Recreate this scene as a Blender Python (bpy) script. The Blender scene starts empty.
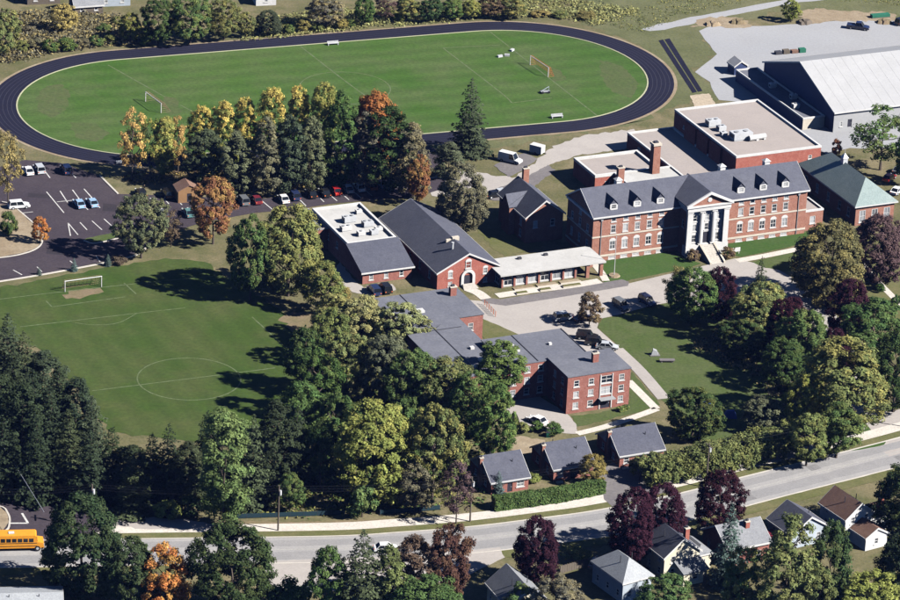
import bpy, math, random
import numpy as np
from mathutils import Matrix, Vector
random.seed(7)
SC = bpy.context.scene
COL = SC.collection

# ---------------------------------------------------------------- camera
F, PITCH, HC, ROLL = 3800.0, math.radians(23.8), 310.0, math.radians(-2.6)
cR, sR = math.cos(ROLL), math.sin(ROLL)
R0 = np.array([1, 0, 0.0]); D0 = np.array([0, -math.sin(PITCH), -math.cos(PITCH)])
FW = np.array([0, math.cos(PITCH), -math.sin(PITCH)])
RT = cR * R0 + sR * D0; DN = -sR * R0 + cR * D0
cam_d = bpy.data.cameras.new('camera'); cam = bpy.data.objects.new('camera', cam_d); COL.objects.link(cam)
cam_d.sensor_fit = 'HORIZONTAL'; cam_d.sensor_width = 36.0; cam_d.lens = F / 900 * 36
cam_d.clip_start = 1.0; cam_d.clip_end = 9000.0
M4 = Matrix.Identity(4)
for i in range(3):
    M4[i][0] = RT[i]; M4[i][1] = -DN[i]; M4[i][2] = -FW[i]
M4[2][3] = HC
cam.matrix_world = M4
SC.camera = cam

# ---------------------------------------------------------------- light
SUN_AZ, SUN_EL = math.radians(-18), math.radians(37)
sdir = Vector((math.cos(SUN_AZ) * math.cos(SUN_EL), math.sin(SUN_AZ) * math.cos(SUN_EL), math.sin(SUN_EL)))
W = bpy.data.worlds.new('World'); SC.world = W; W.use_nodes = True
nt = W.node_tree; bg = nt.nodes['Background']
sky = nt.nodes.new('ShaderNodeTexSky'); sky.sky_type = 'NISHITA'; sky.sun_disc = False
sky.sun_elevation = SUN_EL; sky.sun_rotation = math.atan2(sdir.x, sdir.y); sky.altitude = 1200
sky.air_density = 0.42; sky.dust_density = 0.0; sky.ozone_density = 8.0
nt.links.new(sky.outputs[0], bg.inputs[0]); bg.inputs[1].default_value = 0.06
sl = bpy.data.lights.new('sun', 'SUN'); sl.energy = 5.0; sl.angle = math.radians(0.53); sl.color = (1.0, 0.965, 0.915)
so = bpy.data.objects.new('sun', sl); COL.objects.link(so)
so.rotation_euler = (-sdir).to_track_quat('-Z', 'Y').to_euler(); so.location = (200, 500, 300)
SC.view_settings.view_transform = 'Standard'; SC.view_settings.look = 'None'
SC.view_settings.exposure = 1.0; SC.view_settings.gamma = 1.0
SC.cycles.max_bounces = 5; SC.cycles.diffuse_bounces = 0
SC.cycles.volume_bounces = 0; SC.cycles.glossy_bounces = 2
SC.cycles.transmission_bounces = 3; SC.cycles.transparent_max_bounces = 4
SC.cycles.caustics_reflective = False; SC.cycles.caustics_refractive = False
SC.render.use_persistent_data = False

# ---------------------------------------------------------------- pixel -> place
def G(x, y, z=0.0):
    d = (x - 450) * RT + (y - 300) * DN + F * FW
    t = (z - HC) / d[2]
    return np.array([0, 0, HC]) + d * t
def PX(p):
    q = np.array(p, float) - np.array([0, 0, HC]); c = q @ FW
    return 450 + F * (q @ RT) / c, 300 + F * (q @ DN) / c
def ZT(base, top_y):
    b = G(*base); lo, hi = 0.0, 60.0
    for _ in range(40):
        m = (lo + hi) / 2
        if PX((b[0], b[1], m))[1] > top_y: lo = m
        else: hi = m
    return lo
def ppm(x, y):
    p = G(x, y); return F / math.sqrt(p[0]**2 + p[1]**2 + HC**2)
TH = math.radians(24.6)              # the campus grid
O = G(591, 262.3)
cT, sT = math.cos(TH), math.sin(TH)
def C(u, v, z=0.0):                   # campus coordinates -> world
    return np.array([O[0] + u * cT - v * sT, O[1] + u * sT + v * cT, z])

# ---------------------------------------------------------------- materials
def nodes(name):
    m = bpy.data.materials.new(name); m.use_nodes = True
    n = m.node_tree; b = n.nodes['Principled BSDF']; return m, n, b
def rgb(c): return (c[0], c[1], c[2], 1)
def mixc(n, a, b, fac):
    x = n.nodes.new('ShaderNodeMix'); x.data_type = 'RGBA'
    for s, v in ((6, a), (7, b), (0, fac)):
        if hasattr(v, 'is_linked') or hasattr(v, 'links'): n.links.new(v, x.inputs[s])
        else: x.inputs[s].default_value = rgb(v) if s != 0 else v
    return x.outputs[2]
def noise(n, pos, scale, detail=4, lo=0.35, hi=0.65, rough=0.6):
    t = n.nodes.new('ShaderNodeTexNoise'); t.inputs['Scale'].default_value = scale
    t.inputs['Detail'].default_value = detail; t.inputs['Roughness'].default_value = rough
    n.links.new(pos, t.inputs['Vector'])
    r = n.nodes.new('ShaderNodeMapRange'); r.inputs[1].default_value = lo; r.inputs[2].default_value = hi
    n.links.new(t.outputs['Fac'], r.inputs[0]); return r.outputs[0]
def surf(name, c1, c2, c3=None, s1=0.05, s2=0.4, s3=2.5, rough=0.9, f3=0.5, spec=0.2, bump=0.0, metal=0.0, g=0.34, stripe=None):
    """three-scale mottled surface in world space"""
    m, n, b = nodes(name)
    p = n.nodes.new('ShaderNodeNewGeometry').outputs['Position']
    c3 = c3 or tuple(0.75 * x for x in c1)
    a = mixc(n, c1, c2, noise(n, p, s1, 5, 0.35, 0.65))
    fac2 = n.nodes.new('ShaderNodeMath'); fac2.operation = 'MULTIPLY'; fac2.inputs[1].default_value = f3
    n.links.new(noise(n, p, s2, 4, 0.4, 0.68), fac2.inputs[0])
    a = mixc(n, a, c3, fac2.outputs[0])
    gm = n.nodes.new('ShaderNodeMath'); gm.operation = 'MULTIPLY_ADD'; gm.inputs[1].default_value = g; gm.inputs[2].default_value = 1 - g / 2
    n.links.new(noise(n, p, s3, 3, 0.3, 0.7), gm.inputs[0])
    h = n.nodes.new('ShaderNodeVectorMath'); h.operation = 'SCALE'
    n.links.new(a, h.inputs[0]); n.links.new(gm.outputs[0], h.inputs[3])
    if stripe:                                 # alternate mowing direction
        vr = n.nodes.new('ShaderNodeVectorRotate'); vr.rotation_type = 'Z_AXIS'; vr.inputs['Angle'].default_value = -stripe[0]; n.links.new(p, vr.inputs['Vector'])
        wv = n.nodes.new('ShaderNodeTexWave'); wv.bands_direction = 'Y'; wv.inputs['Scale'].default_value = 0.314 / stripe[1]; wv.inputs['Distortion'].default_value = 1.5; wv.inputs['Detail'].default_value = 3; wv.inputs['Detail Scale'].default_value = 1.0
        n.links.new(vr.outputs[0], wv.inputs['Vector'])
        st = n.nodes.new('ShaderNodeMath'); st.operation = 'MULTIPLY_ADD'; st.inputs[1].default_value = stripe[2] * 2; st.inputs[2].default_value = 1 - stripe[2]; n.links.new(wv.outputs['Fac'], st.inputs[0])
        h2 = n.nodes.new('ShaderNodeVectorMath'); h2.operation = 'SCALE'; n.links.new(h.outputs[0], h2.inputs[0]); n.links.new(st.outputs[0], h2.inputs[3]); h = h2
    n.links.new(h.outputs[0], b.inputs['Base Color'])
    b.inputs['Roughness'].default_value = rough; b.inputs['Specular IOR Level'].default_value = spec
    b.inputs['Metallic'].default_value = metal
    if bump:
        bp = n.nodes.new('ShaderNodeBump'); bp.inputs['Strength'].default_value = bump; bp.inputs['Distance'].default_value = 0.1
        n.links.new(noise(n, p, s3, 3, 0.2, 0.8), bp.inputs['Height']); n.links.new(bp.outputs[0], b.inputs['Normal'])
    return m
def plain(name, c, rough=0.6, spec=0.3, var=0.12, metal=0.0):
    return surf(name, c, tuple(x * (1 - var) for x in c), tuple(x * (1 - 1.5 * var) for x in c), 0.3, 1.2, 4, rough, 0.5, spec, 0, metal, 0.14)
MT = {}
MT['ground'] = surf('dry_grass', (0.125, 0.115, 0.055), (0.20, 0.165, 0.095), (0.075, 0.085, 0.03), 0.035, 0.22, 1.8, bump=0.5, f3=0.75)
MT['meadow'] = surf('meadow_grass', (0.105, 0.115, 0.05), (0.155, 0.15, 0.08), (0.07, 0.08, 0.03), 0.03, 0.15, 1.5, bump=0.4)
MT['infield'] = surf('infield_grass', (0.042, 0.096, 0.013), (0.055, 0.106, 0.020), (0.084, 0.112, 0.040), 0.022, 0.09, 1.2, f3=0.75, stripe=(0.355, 6.0, 0.08))
MT['wornturf'] = surf('worn_turf', (0.074, 0.098, 0.034), (0.088, 0.100, 0.042), (0.062, 0.098, 0.026), 0.1, 0.4, 1.2, f3=0.8)
MT['pitch'] = surf('pitch_grass', (0.037, 0.070, 0.010), (0.048, 0.077, 0.016), (0.074, 0.086, 0.028), 0.026, 0.09, 1.2, f3=0.75, stripe=(-1.1, 5.0, 0.06))
MT['lawn'] = surf('rich_lawn', (0.040, 0.088, 0.016), (0.052, 0.094, 0.022), (0.070, 0.096, 0.034), 0.07, 0.3, 1.8, f3=0.5)
MT['lawn2'] = surf('campus_lawn', (0.061, 0.091, 0.023), (0.072, 0.097, 0.030), (0.096, 0.108, 0.047), 0.05, 0.25, 1.6, f3=0.6)
MT['verge'] = surf('verge_grass', (0.11, 0.115, 0.04), (0.15, 0.135, 0.065), (0.08, 0.095, 0.03), 0.1, 0.5, 2.5)
MT['dirt'] = surf('dirt', (0.26, 0.20, 0.13), (0.33, 0.27, 0.19), (0.19, 0.14, 0.085), 0.1, 0.5, 2.0, bump=0.4)
MT['wornearth'] = surf('worn_earth', (0.21, 0.155, 0.10), (0.17, 0.14, 0.075), (0.13, 0.12, 0.06), 0.2, 0.6, 2.0)
MT['sand'] = surf('sand', (0.46, 0.38, 0.28), (0.40, 0.33, 0.25), None, 0.2, 0.8, 2.0)
MT['gravel'] = surf('gravel', (0.315, 0.32, 0.335), (0.35, 0.35, 0.355), (0.29, 0.29, 0.30), 0.03, 0.12, 1.6, f3=0.5, g=0.14)
MT['concrete'] = surf('concrete_drive', (0.40, 0.365, 0.335), (0.365, 0.335, 0.31), (0.32, 0.29, 0.27), 0.05, 0.25, 2.0, g=0.16)
MT['walk'] = surf('concrete_walk', (0.60, 0.55, 0.48), (0.54, 0.50, 0.45), (0.46, 0.42, 0.37), 0.1, 0.6, 3.0)
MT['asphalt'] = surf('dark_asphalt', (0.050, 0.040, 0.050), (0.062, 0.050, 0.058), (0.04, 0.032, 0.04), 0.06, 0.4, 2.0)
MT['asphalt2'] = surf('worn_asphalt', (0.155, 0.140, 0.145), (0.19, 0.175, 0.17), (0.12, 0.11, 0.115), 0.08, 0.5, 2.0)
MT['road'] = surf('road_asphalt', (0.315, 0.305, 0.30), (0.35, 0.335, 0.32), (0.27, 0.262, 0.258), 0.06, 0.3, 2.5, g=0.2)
MT['roadwear'] = surf('road_wheel_track', (0.255, 0.25, 0.25), (0.285, 0.275, 0.27), (0.22, 0.215, 0.215), 0.05, 0.3, 2.5, g=0.2)
MT['track'] = surf('track_surface', (0.010, 0.010, 0.024), (0.013, 0.013, 0.029), (0.008, 0.008, 0.019), 0.05, 0.4, 2.0, rough=0.85)
MT['paint'] = surf('line_paint', (0.62, 0.61, 0.58), (0.5, 0.49, 0.47), (0.36, 0.35, 0.34), 0.4, 1.5, 4.0)
MT['faded'] = surf('faded_line', (0.135, 0.165, 0.09), (0.11, 0.14, 0.068), (0.075, 0.10, 0.036), 0.3, 0.9, 3.0, f3=0.9)
MT['laneline'] = plain('lane_line', (0.042, 0.042, 0.06), 0.8)
MT['dimline'] = surf('worn_line', (0.40, 0.385, 0.36), (0.34, 0.33, 0.31), None, 0.3, 1.0, 3.0)
MT['lotpatch'] = surf('sealed_patch', (0.034, 0.029, 0.036), (0.04, 0.034, 0.04), None, 0.3, 1, 3)
MT['roadpatch'] = surf('road_patch', (0.20, 0.195, 0.195), (0.23, 0.22, 0.215), None, 0.3, 1, 3)
MT['kerbc'] = plain('kerb_concrete', (0.55, 0.51, 0.45), 0.9)
MT['yellowish'] = plain('track_kerb', (0.42, 0.42, 0.27), 0.9)
MT['brick'] = surf('brick', (0.32, 0.150, 0.106), (0.285, 0.132, 0.094), (0.375, 0.20, 0.15), 0.2, 1.0, 4.0, f3=0.6)
MT['brick2'] = surf('red_brick', (0.345, 0.112, 0.085), (0.305, 0.10, 0.075), (0.38, 0.155, 0.118), 0.2, 1.0, 4.0, f3=0.6)
MT['brick3'] = surf('dorm_brick', (0.285, 0.116, 0.090), (0.25, 0.10, 0.080), (0.33, 0.155, 0.125), 0.2, 1.0, 4.0, f3=0.6)
MT['slate'] = surf('slate_roof', (0.088, 0.092, 0.118), (0.106, 0.110, 0.136), (0.068, 0.071, 0.094), 0.12, 0.7, 3.0, rough=0.75, g=0.3)
MT['shingle'] = surf('dark_shingle', (0.080, 0.084, 0.110), (0.096, 0.099, 0.124), (0.062, 0.066, 0.088), 0.12, 0.7, 3.0, rough=0.85, g=0.3)
MT['flatgrey'] = surf('felt_roof', (0.135, 0.140, 0.168), (0.168, 0.172, 0.196), (0.105, 0.11, 0.134), 0.07, 0.3, 2.0, g=0.25)
MT['beige'] = surf('ballast_roof', (0.36, 0.315, 0.29), (0.335, 0.295, 0.275), (0.31, 0.275, 0.255), 0.06, 0.3, 2.0, g=0.12)
MT['whiteroof'] = surf('white_membrane', (0.50, 0.49, 0.47), (0.46, 0.45, 0.43), (0.39, 0.38, 0.36), 0.10, 0.35, 2.0, g=0.12)
MT['metalroof'] = surf('pale_metal_roof', (0.395, 0.395, 0.395), (0.37, 0.37, 0.375), (0.335, 0.335, 0.335), 0.03, 0.2, 1.5, rough=0.6, g=0.08)
MT['greenroof'] = surf('green_grey_roof', (0.23, 0.285, 0.275), (0.265, 0.315, 0.30), (0.19, 0.24, 0.235), 0.15, 0.8, 4.0)
MT['greyroof'] = surf('grey_shingle', (0.20, 0.205, 0.22), (0.235, 0.24, 0.25), (0.16, 0.165, 0.18), 0.2, 0.9, 4.0)
MT['paleroof'] = surf('pale_shingle', (0.36, 0.375, 0.385), (0.32, 0.335, 0.35), (0.28, 0.29, 0.31), 0.2, 0.9, 4.0)
MT['brownroof'] = surf('brown_shingle', (0.20, 0.115, 0.085), (0.24, 0.15, 0.11), (0.155, 0.09, 0.07), 0.2, 0.9, 4.0)
MT['white'] = plain('white_paint', (0.64, 0.63, 0.61), 0.5)
MT['cream'] = plain('cream_siding', (0.68, 0.62, 0.48), 0.7)
MT['stone'] = plain('pale_stone', (0.58, 0.52, 0.43), 0.85)
MT['blueside'] = plain('pale_blue_siding', (0.42, 0.47, 0.52), 0.7)
MT['navyside'] = plain('blue_metal_siding', (0.045, 0.065, 0.15), 0.6)
MT['darkgrey'] = plain('dark_grey_metal', (0.06, 0.06, 0.07), 0.5)
MT['grey'] = plain('grey_metal', (0.34, 0.35, 0.36), 0.5, 0.4)
MT['galv'] = plain('galvanised', (0.55, 0.56, 0.57), 0.45, 0.5)
MT['black'] = plain('black_rubber', (0.015, 0.015, 0.016), 0.8)
MT['door'] = plain('dark_door', (0.035, 0.035, 0.05), 0.5)
MT['wood'] = plain('weathered_wood', (0.14, 0.115, 0.09), 0.9)
MT['tan'] = plain('tan_cladding', (0.30, 0.17, 0.08), 0.8)
MT['orange'] = plain('orange_plastic', (0.75, 0.18, 0.06), 0.6)
MT['netting'] = plain('tan_net', (0.30, 0.22, 0.12), 0.9)
MT['netorange'] = plain('orange_net', (0.62, 0.20, 0.05), 0.9)
MT['busyellow'] = plain('bus_yellow', (0.80, 0.33, 0.03), 0.4, 0.5)
MT['tarp'] = plain('blue_tarp', (0.03, 0.07, 0.28), 0.6)
MT['tealfence'] = plain('blue_green_screen', (0.018, 0.045, 0.06), 0.8)
MT['greentarp'] = plain('green_tarp', (0.03, 0.16, 0.10), 0.6)
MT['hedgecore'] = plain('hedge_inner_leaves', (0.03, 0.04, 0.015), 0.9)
MT['bark'] = surf('bark', (0.115, 0.09, 0.07), (0.085, 0.068, 0.053), None, 0.5, 2, 6)
def glass_mat():
    m, n, b = nodes('window_glass')
    oi = n.nodes.new('ShaderNodeObjectInfo')
    r = n.nodes.new('ShaderNodeMapRange'); r.inputs[1].default_value = 0.25; r.inputs[2].default_value = 0.85
    n.links.new(oi.outputs['Random'], r.inputs[0])
    c = mixc(n, (0.018, 0.024, 0.034), (0.42, 0.43, 0.44), r.outputs[0])
    n.links.new(c, b.inputs['Base Color']); b.inputs['Roughness'].default_value = 0.12
    b.inputs['Specular IOR Level'].default_value = 0.6
    return m
MT['glass'] = glass_mat()
def carpaint():
    m, n, b = nodes('car_paint')
    oi = n.nodes.new('ShaderNodeObjectInfo'); n.links.new(oi.outputs['Color'], b.inputs['Base Color'])
    b.inputs['Roughness'].default_value = 0.3; b.inputs['Coat Weight'].default_value = 0.5
    return m
MT['paintcar'] = carpaint()
def carglass():
    m, n, b = nodes('car_glass'); b.inputs['Base Color'].default_value = (0.012, 0.015, 0.02, 1); b.inputs['Roughness'].default_value = 0.08
    return m
MT['carglass'] = carglass()
def leafmat():
    m, n, b = nodes('foliage')
    out = n.nodes['Material Output']
    oi = n.nodes.new('ShaderNodeObjectInfo'); ge = n.nodes.new('ShaderNodeNewGeometry')
    at = n.nodes.new('ShaderNodeAttribute'); at.attribute_name = 'tone'
    sep = n.nodes.new('ShaderNodeSeparateColor'); n.links.new(at.outputs['Color'], sep.inputs[0])
    # accent: autumn tint on some clumps
    r = n.nodes.new('ShaderNodeMapRange'); r.inputs[1].default_value = 0.30; r.inputs[2].default_value = 0.85
    n.links.new(sep.outputs[1], r.inputs[0])
    mu = n.nodes.new('ShaderNodeMath'); mu.operation = 'MULTIPLY'
    n.links.new(r.outputs[0], mu.inputs[0]); n.links.new(oi.outputs['Alpha'], mu.inputs[1])
    c = mixc(n, oi.outputs['Color'], (0.48, 0.36, 0.10), mu.outputs[0])
    # light and dark clumps, leaf to leaf differences
    a1 = n.nodes.new('ShaderNodeMath'); a1.operation = 'MULTIPLY_ADD'; a1.inputs[1].default_value = 0.8; a1.inputs[2].default_value = 1.28
    n.links.new(sep.outputs[0], a1.inputs[0])
    a2 = n.nodes.new('ShaderNodeMath'); a2.operation = 'MULTIPLY_ADD'; a2.inputs[1].default_value = 0.7; a2.inputs[2].default_value = 0.68
    n.links.new(ge.outputs['Random Per Island'], a2.inputs[0])
    a3 = n.nodes.new('ShaderNodeMath'); a3.operation = 'MULTIPLY'
    n.links.new(a1.outputs[0], a3.inputs[0]); n.links.new(a2.outputs[0], a3.inputs[1])
    h = n.nodes.new('ShaderNodeVectorMath'); h.operation = 'SCALE'; n.links.new(c, h.inputs[0]); n.links.new(a3.outputs[0], h.inputs[3])
    d = n.nodes.new('ShaderNodeBsdfDiffuse'); t = n.nodes.new('ShaderNodeBsdfTranslucent')
    n.links.new(h.outputs[0], d.inputs[0]); n.links.new(h.outputs[0], t.inputs[0])
    ms = n.nodes.new('ShaderNodeMixShader'); ms.inputs[0].default_value = 0.4
    n.links.new(d.outputs[0], ms.inputs[1]); n.links.new(t.outputs[0], ms.inputs[2])
    n.links.new(ms.outputs[0], out.inputs[0])
    return m
MT['leaf'] = leafmat()

# ---------------------------------------------------------------- mesh helpers
class MB:
    def __init__(s): s.v = []; s.f = []; s.m = []
    def poly(s, pts, m=0):
        k = len(s.v); s.v += [tuple(map(float, p)) for p in pts]; s.f.append(tuple(range(k, k + len(pts)))); s.m.append(m); return s
    def box(s, x0, x1, y0, y1, z0, z1, m=0):
        return s.prism([(x0, y0), (x1, y0), (x1, y1), (x0, y1)], z0, z1, m)
    def prism(s, P, z0, z1, m=0):
        n = len(P); k = len(s.v)
        s.v += [(float(p[0]), float(p[1]), z0) for p in P] + [(float(p[0]), float(p[1]), z1) for p in P]
        s.f.append(tuple(range(k + n - 1, k - 1, -1))); s.f.append(tuple(range(k + n, k + 2 * n)))
        for i in range(n):
            j = (i + 1) % n; s.f.append((k + i, k + j, k + n + j, k + n + i))
        s.m += [m] * (n + 2); return s
    def hull8(s, b, t, m=0):               # frustum between two quads of 3d points
        k = len(s.v); s.v += [tuple(map(float, p)) for p in list(b) + list(t)]
        n = len(b); s.f.append(tuple(range(k + n - 1, k - 1, -1))); s.f.append(tuple(range(k + n, k + 2 * n)))
        for i in range(n):
            j = (i + 1) % n; s.f.append((k + i, k + j, k + n + j, k + n + i))
        s.m += [m] * (n + 2); return s
    def slab(s, P, t, m=0):                # 3d polygon thickened downwards
        return s.hull8([(p[0], p[1], p[2] - t) for p in P], P, m)
    def tube(s, a, b, r0, r1=None, n=6, m=0):
        r1 = r0 if r1 is None else r1
        a = Vector(a); b = Vector(b); d = (b - a)
        if d.length < 1e-6: return s
        q = d.to_track_quat('Z', 'Y'); k = len(s.v)
        for c, r in ((a, r0), (b, r1)):
            for i in range(n):
                s.v.append(tuple(c + q @ Vector((r * math.cos(6.2832 * i / n), r * math.sin(6.2832 * i / n), 0))))
        for i in range(n):
            j = (i + 1) % n; s.f.append((k + i, k + j, k + n + j, k + n + i)); s.m.append(m)
        s.f.append(tuple(range(k + n - 1, k - 1, -1))); s.f.append(tuple(range(k + n, k + 2 * n))); s.m += [m, m]; return s
    def mesh(s, name, mats):
        me = bpy.data.meshes.new(name); me.from_pydata(s.v, [], s.f)
        for x in (mats if isinstance(mats, (list, tuple)) else [mats]): me.materials.append(MT[x])
        if any(s.m): me.polygons.foreach_set('material_index', s.m)
        me.update(); return me
    def obj(s, name, mats, parent=None, loc=None, rz=0.0):
        return link(name, s.mesh(name, mats), parent, loc, rz)
def link(name, me, parent=None, loc=None, rz=0.0):
    o = bpy.data.objects.new(name, me); COL.objects.link(o)
    if parent is not None: o.parent = parent
    if loc is not None: o.location = [float(x) for x in loc]
    if rz: o.rotation_euler = (0, 0, rz)
    return o
def tag(o, label, cat=None, group=None, kind=None):
    o['label'] = label
    if cat: o['category'] = cat
    if group: o['group'] = group
    if kind: o['kind'] = kind
    return o
def thing(name, label, cat, loc=(0, 0, 0), rz=0.0, group=None):
    o = link(name, None, None, loc, rz); o.empty_display_size = 0.5
    return tag(o, label, cat, group)

# ---------------------------------------------------------------- ground sheets
def wob(P, step, amp, rnd):
    out = []
    n = len(P)
    for i in range(n):
        a = np.array(P[i][:2]); b = np.array(P[(i + 1) % n][:2]); L = np.linalg.norm(b - a); k = max(1, int(L / step))
        nn = np.array([-(b - a)[1], (b - a)[0]]) / max(L, 1e-6)
        for j in range(k):
            out.append(a + (b - a) * j / k + (nn * rnd.gauss(0, amp) if j else 0))
    return out
def sheet(name, P, z, mat, label=None, amp=0.0, step=1.2, parent=None, px=True, kind='structure', cat='ground'):
    W_ = [G(*p) for p in P] if px else P
    if amp: W_ = wob(W_, step, amp, random.Random(len(name) * 7 + len(P)))
    o = MB().poly([(p[0], p[1], z) for p in W_]).obj(name, mat, parent)
    if parent is None: tag(o, label, cat, None, kind)
    return o
def smooth(P, n=6):                         # Catmull-Rom through world points
    P = [np.array(p[:2], float) for p in P]; Q = [2 * P[0] - P[1]] + P + [2 * P[-1] - P[-2]]; out = []
    for i in range(1, len(Q) - 2):
        for k in range(n):
            t = k / n; a, b, c, d = Q[i - 1], Q[i], Q[i + 1], Q[i + 2]
            out.append(0.5 * (2 * b + (c - a) * t + (2 * a - 5 * b + 4 * c - d) * t * t + (3 * b - a - 3 * c + d) * t**3))
    out.append(P[-1]); return out
def offs(L, d):
    L = np.array(L); T = np.gradient(L, axis=0); T /= np.linalg.norm(T, axis=1)[:, None]
    return L + np.stack([T[:, 1], -T[:, 0]], 1) * d      # positive = to the right of travel
def strip(name, line, d0, d1, z, mat, parent=None, label=None, cat='ground', h=0.0, jit=0.0, closed=False):
    rnd = np.random.RandomState(int(abs(d0 * 100)) + len(name))
    A, B = offs(line, d0), offs(line, d1)
    if jit:
        A = A + rnd.normal(0, jit, A.shape); B = B + rnd.normal(0, jit, B.shape)
    n = len(A); mb = MB(); mb.v = [(a[0], a[1], z + h) for a in A] + [(b[0], b[1], z + h) for b in B]
    R_ = range(n if closed else n - 1)
    mb.f = [(i, n + i, n + (i + 1) % n, (i + 1) % n) for i in R_]
    if h:
        k = len(mb.v); mb.v += [(a[0], a[1], 0.0) for a in A] + [(b[0], b[1], 0.0) for b in B]
        for i in R_:
            j = (i + 1) % n
            mb.f += [(k + i, i, j, k + j), (n + i, k + n + i, k + n + j, n + j)]
        if not closed: mb.f += [(0, k, k + n, n), (n - 1, 2 * n - 1, k + 2 * n - 1, k + n - 1)]
    mb.m = [0] * len(mb.f)
    o = mb.obj(name, mat, parent)
    if parent is None: tag(o, label, cat, None, 'structure')
    return o

# ================================================================ THE SETTING
gr = MB(); gr.poly([(-2500, -300, 0), (2500, -300, 0), (2500, 4500, 0), (-2500, 4500, 0)])
tag(gr.obj('ground', 'ground'), 'dry olive grass ground under the whole campus', 'ground', None, 'structure')
sheet('meadow', [(560, 8), (700, -30), (1000, -40), (1000, 14), (870, 16), (800, 10), (740, 20), (716, 24), (700, 32), (718, 55), (694, 72),
                 (712, 84), (718, 101), (690, 100), (640, 122), (560, 136), (480, 150), (425, 165), (410, 160), (430, 146), (560, 134),
                 (640, 118), (672, 95), (672, 70), (640, 45), (590, 26)], 0.02, 'meadow', 'rough green meadow beyond the right end of the running track', 1.0, 2.0)
sheet('dirt_path', [(640, 29), (690, 17), (745, 7), (800, -3), (900, -12), (905, -7), (800, 2), (748, 12), (700, 22), (650, 31)], 0.035, 'gravel',
      'pale worn track across the far meadow', 0.35, 3.0, cat='path')
sheet('gravel_yard', [(699, 31), (715, 25), (760, 26), (800, 24), (860, 19), (905, 20), (1010, 16), (1010, 150), (850, 148), (826, 154), (780, 130),
                      (765, 106), (719, 100), (710, 82), (695, 72), (717, 54)], 0.04, 'gravel', 'pale grey gravel yard around the arena', 0.3, 3.0, cat='yard')
for P_, l_ in (([(690, 27), (700, 19), (722, 16), (744, 18), (752, 25), (735, 28), (712, 26)], 'bare tan earth patch at the yard edge left of the small tree'),
               ([(800, 12), (815, 8), (845, 11), (872, 11), (895, 14), (897, 20), (866, 22), (838, 21), (812, 24), (800, 19)], 'bare tan earth bank above the gravel yard')):
    sheet('earth_patch', P_, 0.055, 'dirt', l_, 0.6, 1.0, cat='earth')

# ---- running track
TC = np.array([-28.0, 819.5]); TY = 0.355; TR, TL, TW = 30.9, 43.9, 6.0
def stadium(r, n=40):
    P = []
    for k in range(n + 1):
        a = -math.pi / 2 + math.pi * k / n; P.append((TL + r * math.cos(a), r * math.sin(a)))
    for k in range(1, 12): P.append((TL - 2 * TL * k / 12, r))
    for k in range(n + 1):
        a = math.pi / 2 + math.pi * k / n; P.append((-TL + r * math.cos(a), r * math.sin(a)))
    for k in range(1, 12): P.append((-TL + 2 * TL * k / 12, -r))
    c, s = math.cos(TY), math.sin(TY); out = []
    for u, v in P:
        u2 = u * 1.0; v2 = v * 1.0 + 0.0 * u
        out.append((TC[0] + c * u2 - s * v2, TC[1] + s * u2 + c * v2))
    return out
def ring(name, r0, r1, z, mat, parent=None, label=None, h=0.0):
    A, B = stadium(r0), stadium(r1); n = len(A); mb = MB()
    mb.v = [(p[0], p[1], z + h) for p in A + B]; mb.f = [(i, (i + 1) % n, n + (i + 1) % n, n + i) for i in range(n)]
    if h:
        mb.v += [(p[0], p[1], 0.0) for p in A + B]
        for i in range(n):
            j = (i + 1) % n; mb.f += [(i, 2 * n + i, 2 * n + j, j), (n + i, n + j, 3 * n + j, 3 * n + i)]
    mb.m = [0] * len(mb.f)
    o = mb.obj(name, mat, parent)
    if parent is None: tag(o, label, 'track', None, 'structure')
    return o
sheet('track_apron', stadium(TR + TW + 0.75), 0.03, 'dirt', 'pale strip of bare ground round the outside of the track', 0.15, 2.0, px=False, cat='apron')
trk = ring('running_track', TR, TR + TW, 0.06, 'track', None, 'dark blue-black oval running track around the green sports field')
for k in range(1, 6): ring('lane_line', TR + k - 0.06, TR + k + 0.06, 0.066, 'laneline', trk)
ring('inner_kerb', TR - 0.35, TR - 0.02, 0.07, 'yellowish', trk, h=0.05)
infield = sheet('sports_field', stadium(TR - 0.3), 0.05, 'infield', 'bright green mown sports field inside the running track', px=False, cat='field')
cI, sI = math.cos(TY), math.sin(TY)
def pxline(name, P, w, z, mat, parent, n=4):
    L = smooth([G(*p) for p in P], n) if len(P) > 2 else [G(*P[0])[:2], G(*P[1])[:2]]
    strip(name, np.array(L), -w / 2, w / 2, z, mat, parent)
# long jump runways
rw = sheet('jump_runway', [(658.5, 40.5), (663, 39.5), (697, 92), (692.5, 93)], 0.05, 'track', 'dark narrow jump runway strip beside the track', cat='runway')
rw2 = sheet('jump_runway', [(664.5, 39.4), (669.5, 38.4), (702.5, 91), (698, 91.9)], 0.05, 'track', 'right one of the two dark jump runway strips', cat='runway')
sheet('sand_pit', [(690, 95.5), (709, 93.5), (716, 105), (694, 107)], 0.05, 'sand', 'pale sand landing pit at the near end of the runways', 0.12, 0.8, cat='sand pit')
for P_ in ([(108, 65), (165, 97)], [(300, 46), (360, 92), (420, 131)], [(443, 48), (500, 92), (512, 103)], [(480, 24), (600, 118)], [(500, 45), (443, 48)], [(512, 103), (552, 98)],
           [(180, 105), (205, 118)]):
    pxline('pitch_line', P_, 0.32, 0.058, 'faded', infield)
cc = G(345, 88); pts = []
for k in range(48):
    a = 6.2832 * k / 48; pts.append((cc[0] + 10.5 * math.cos(a), cc[1] + 10.5 * math.sin(a)))
strip('pitch_line', np.array(pts), -0.14, 0.14, 0.058, 'faded', infield, closed=True)

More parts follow.
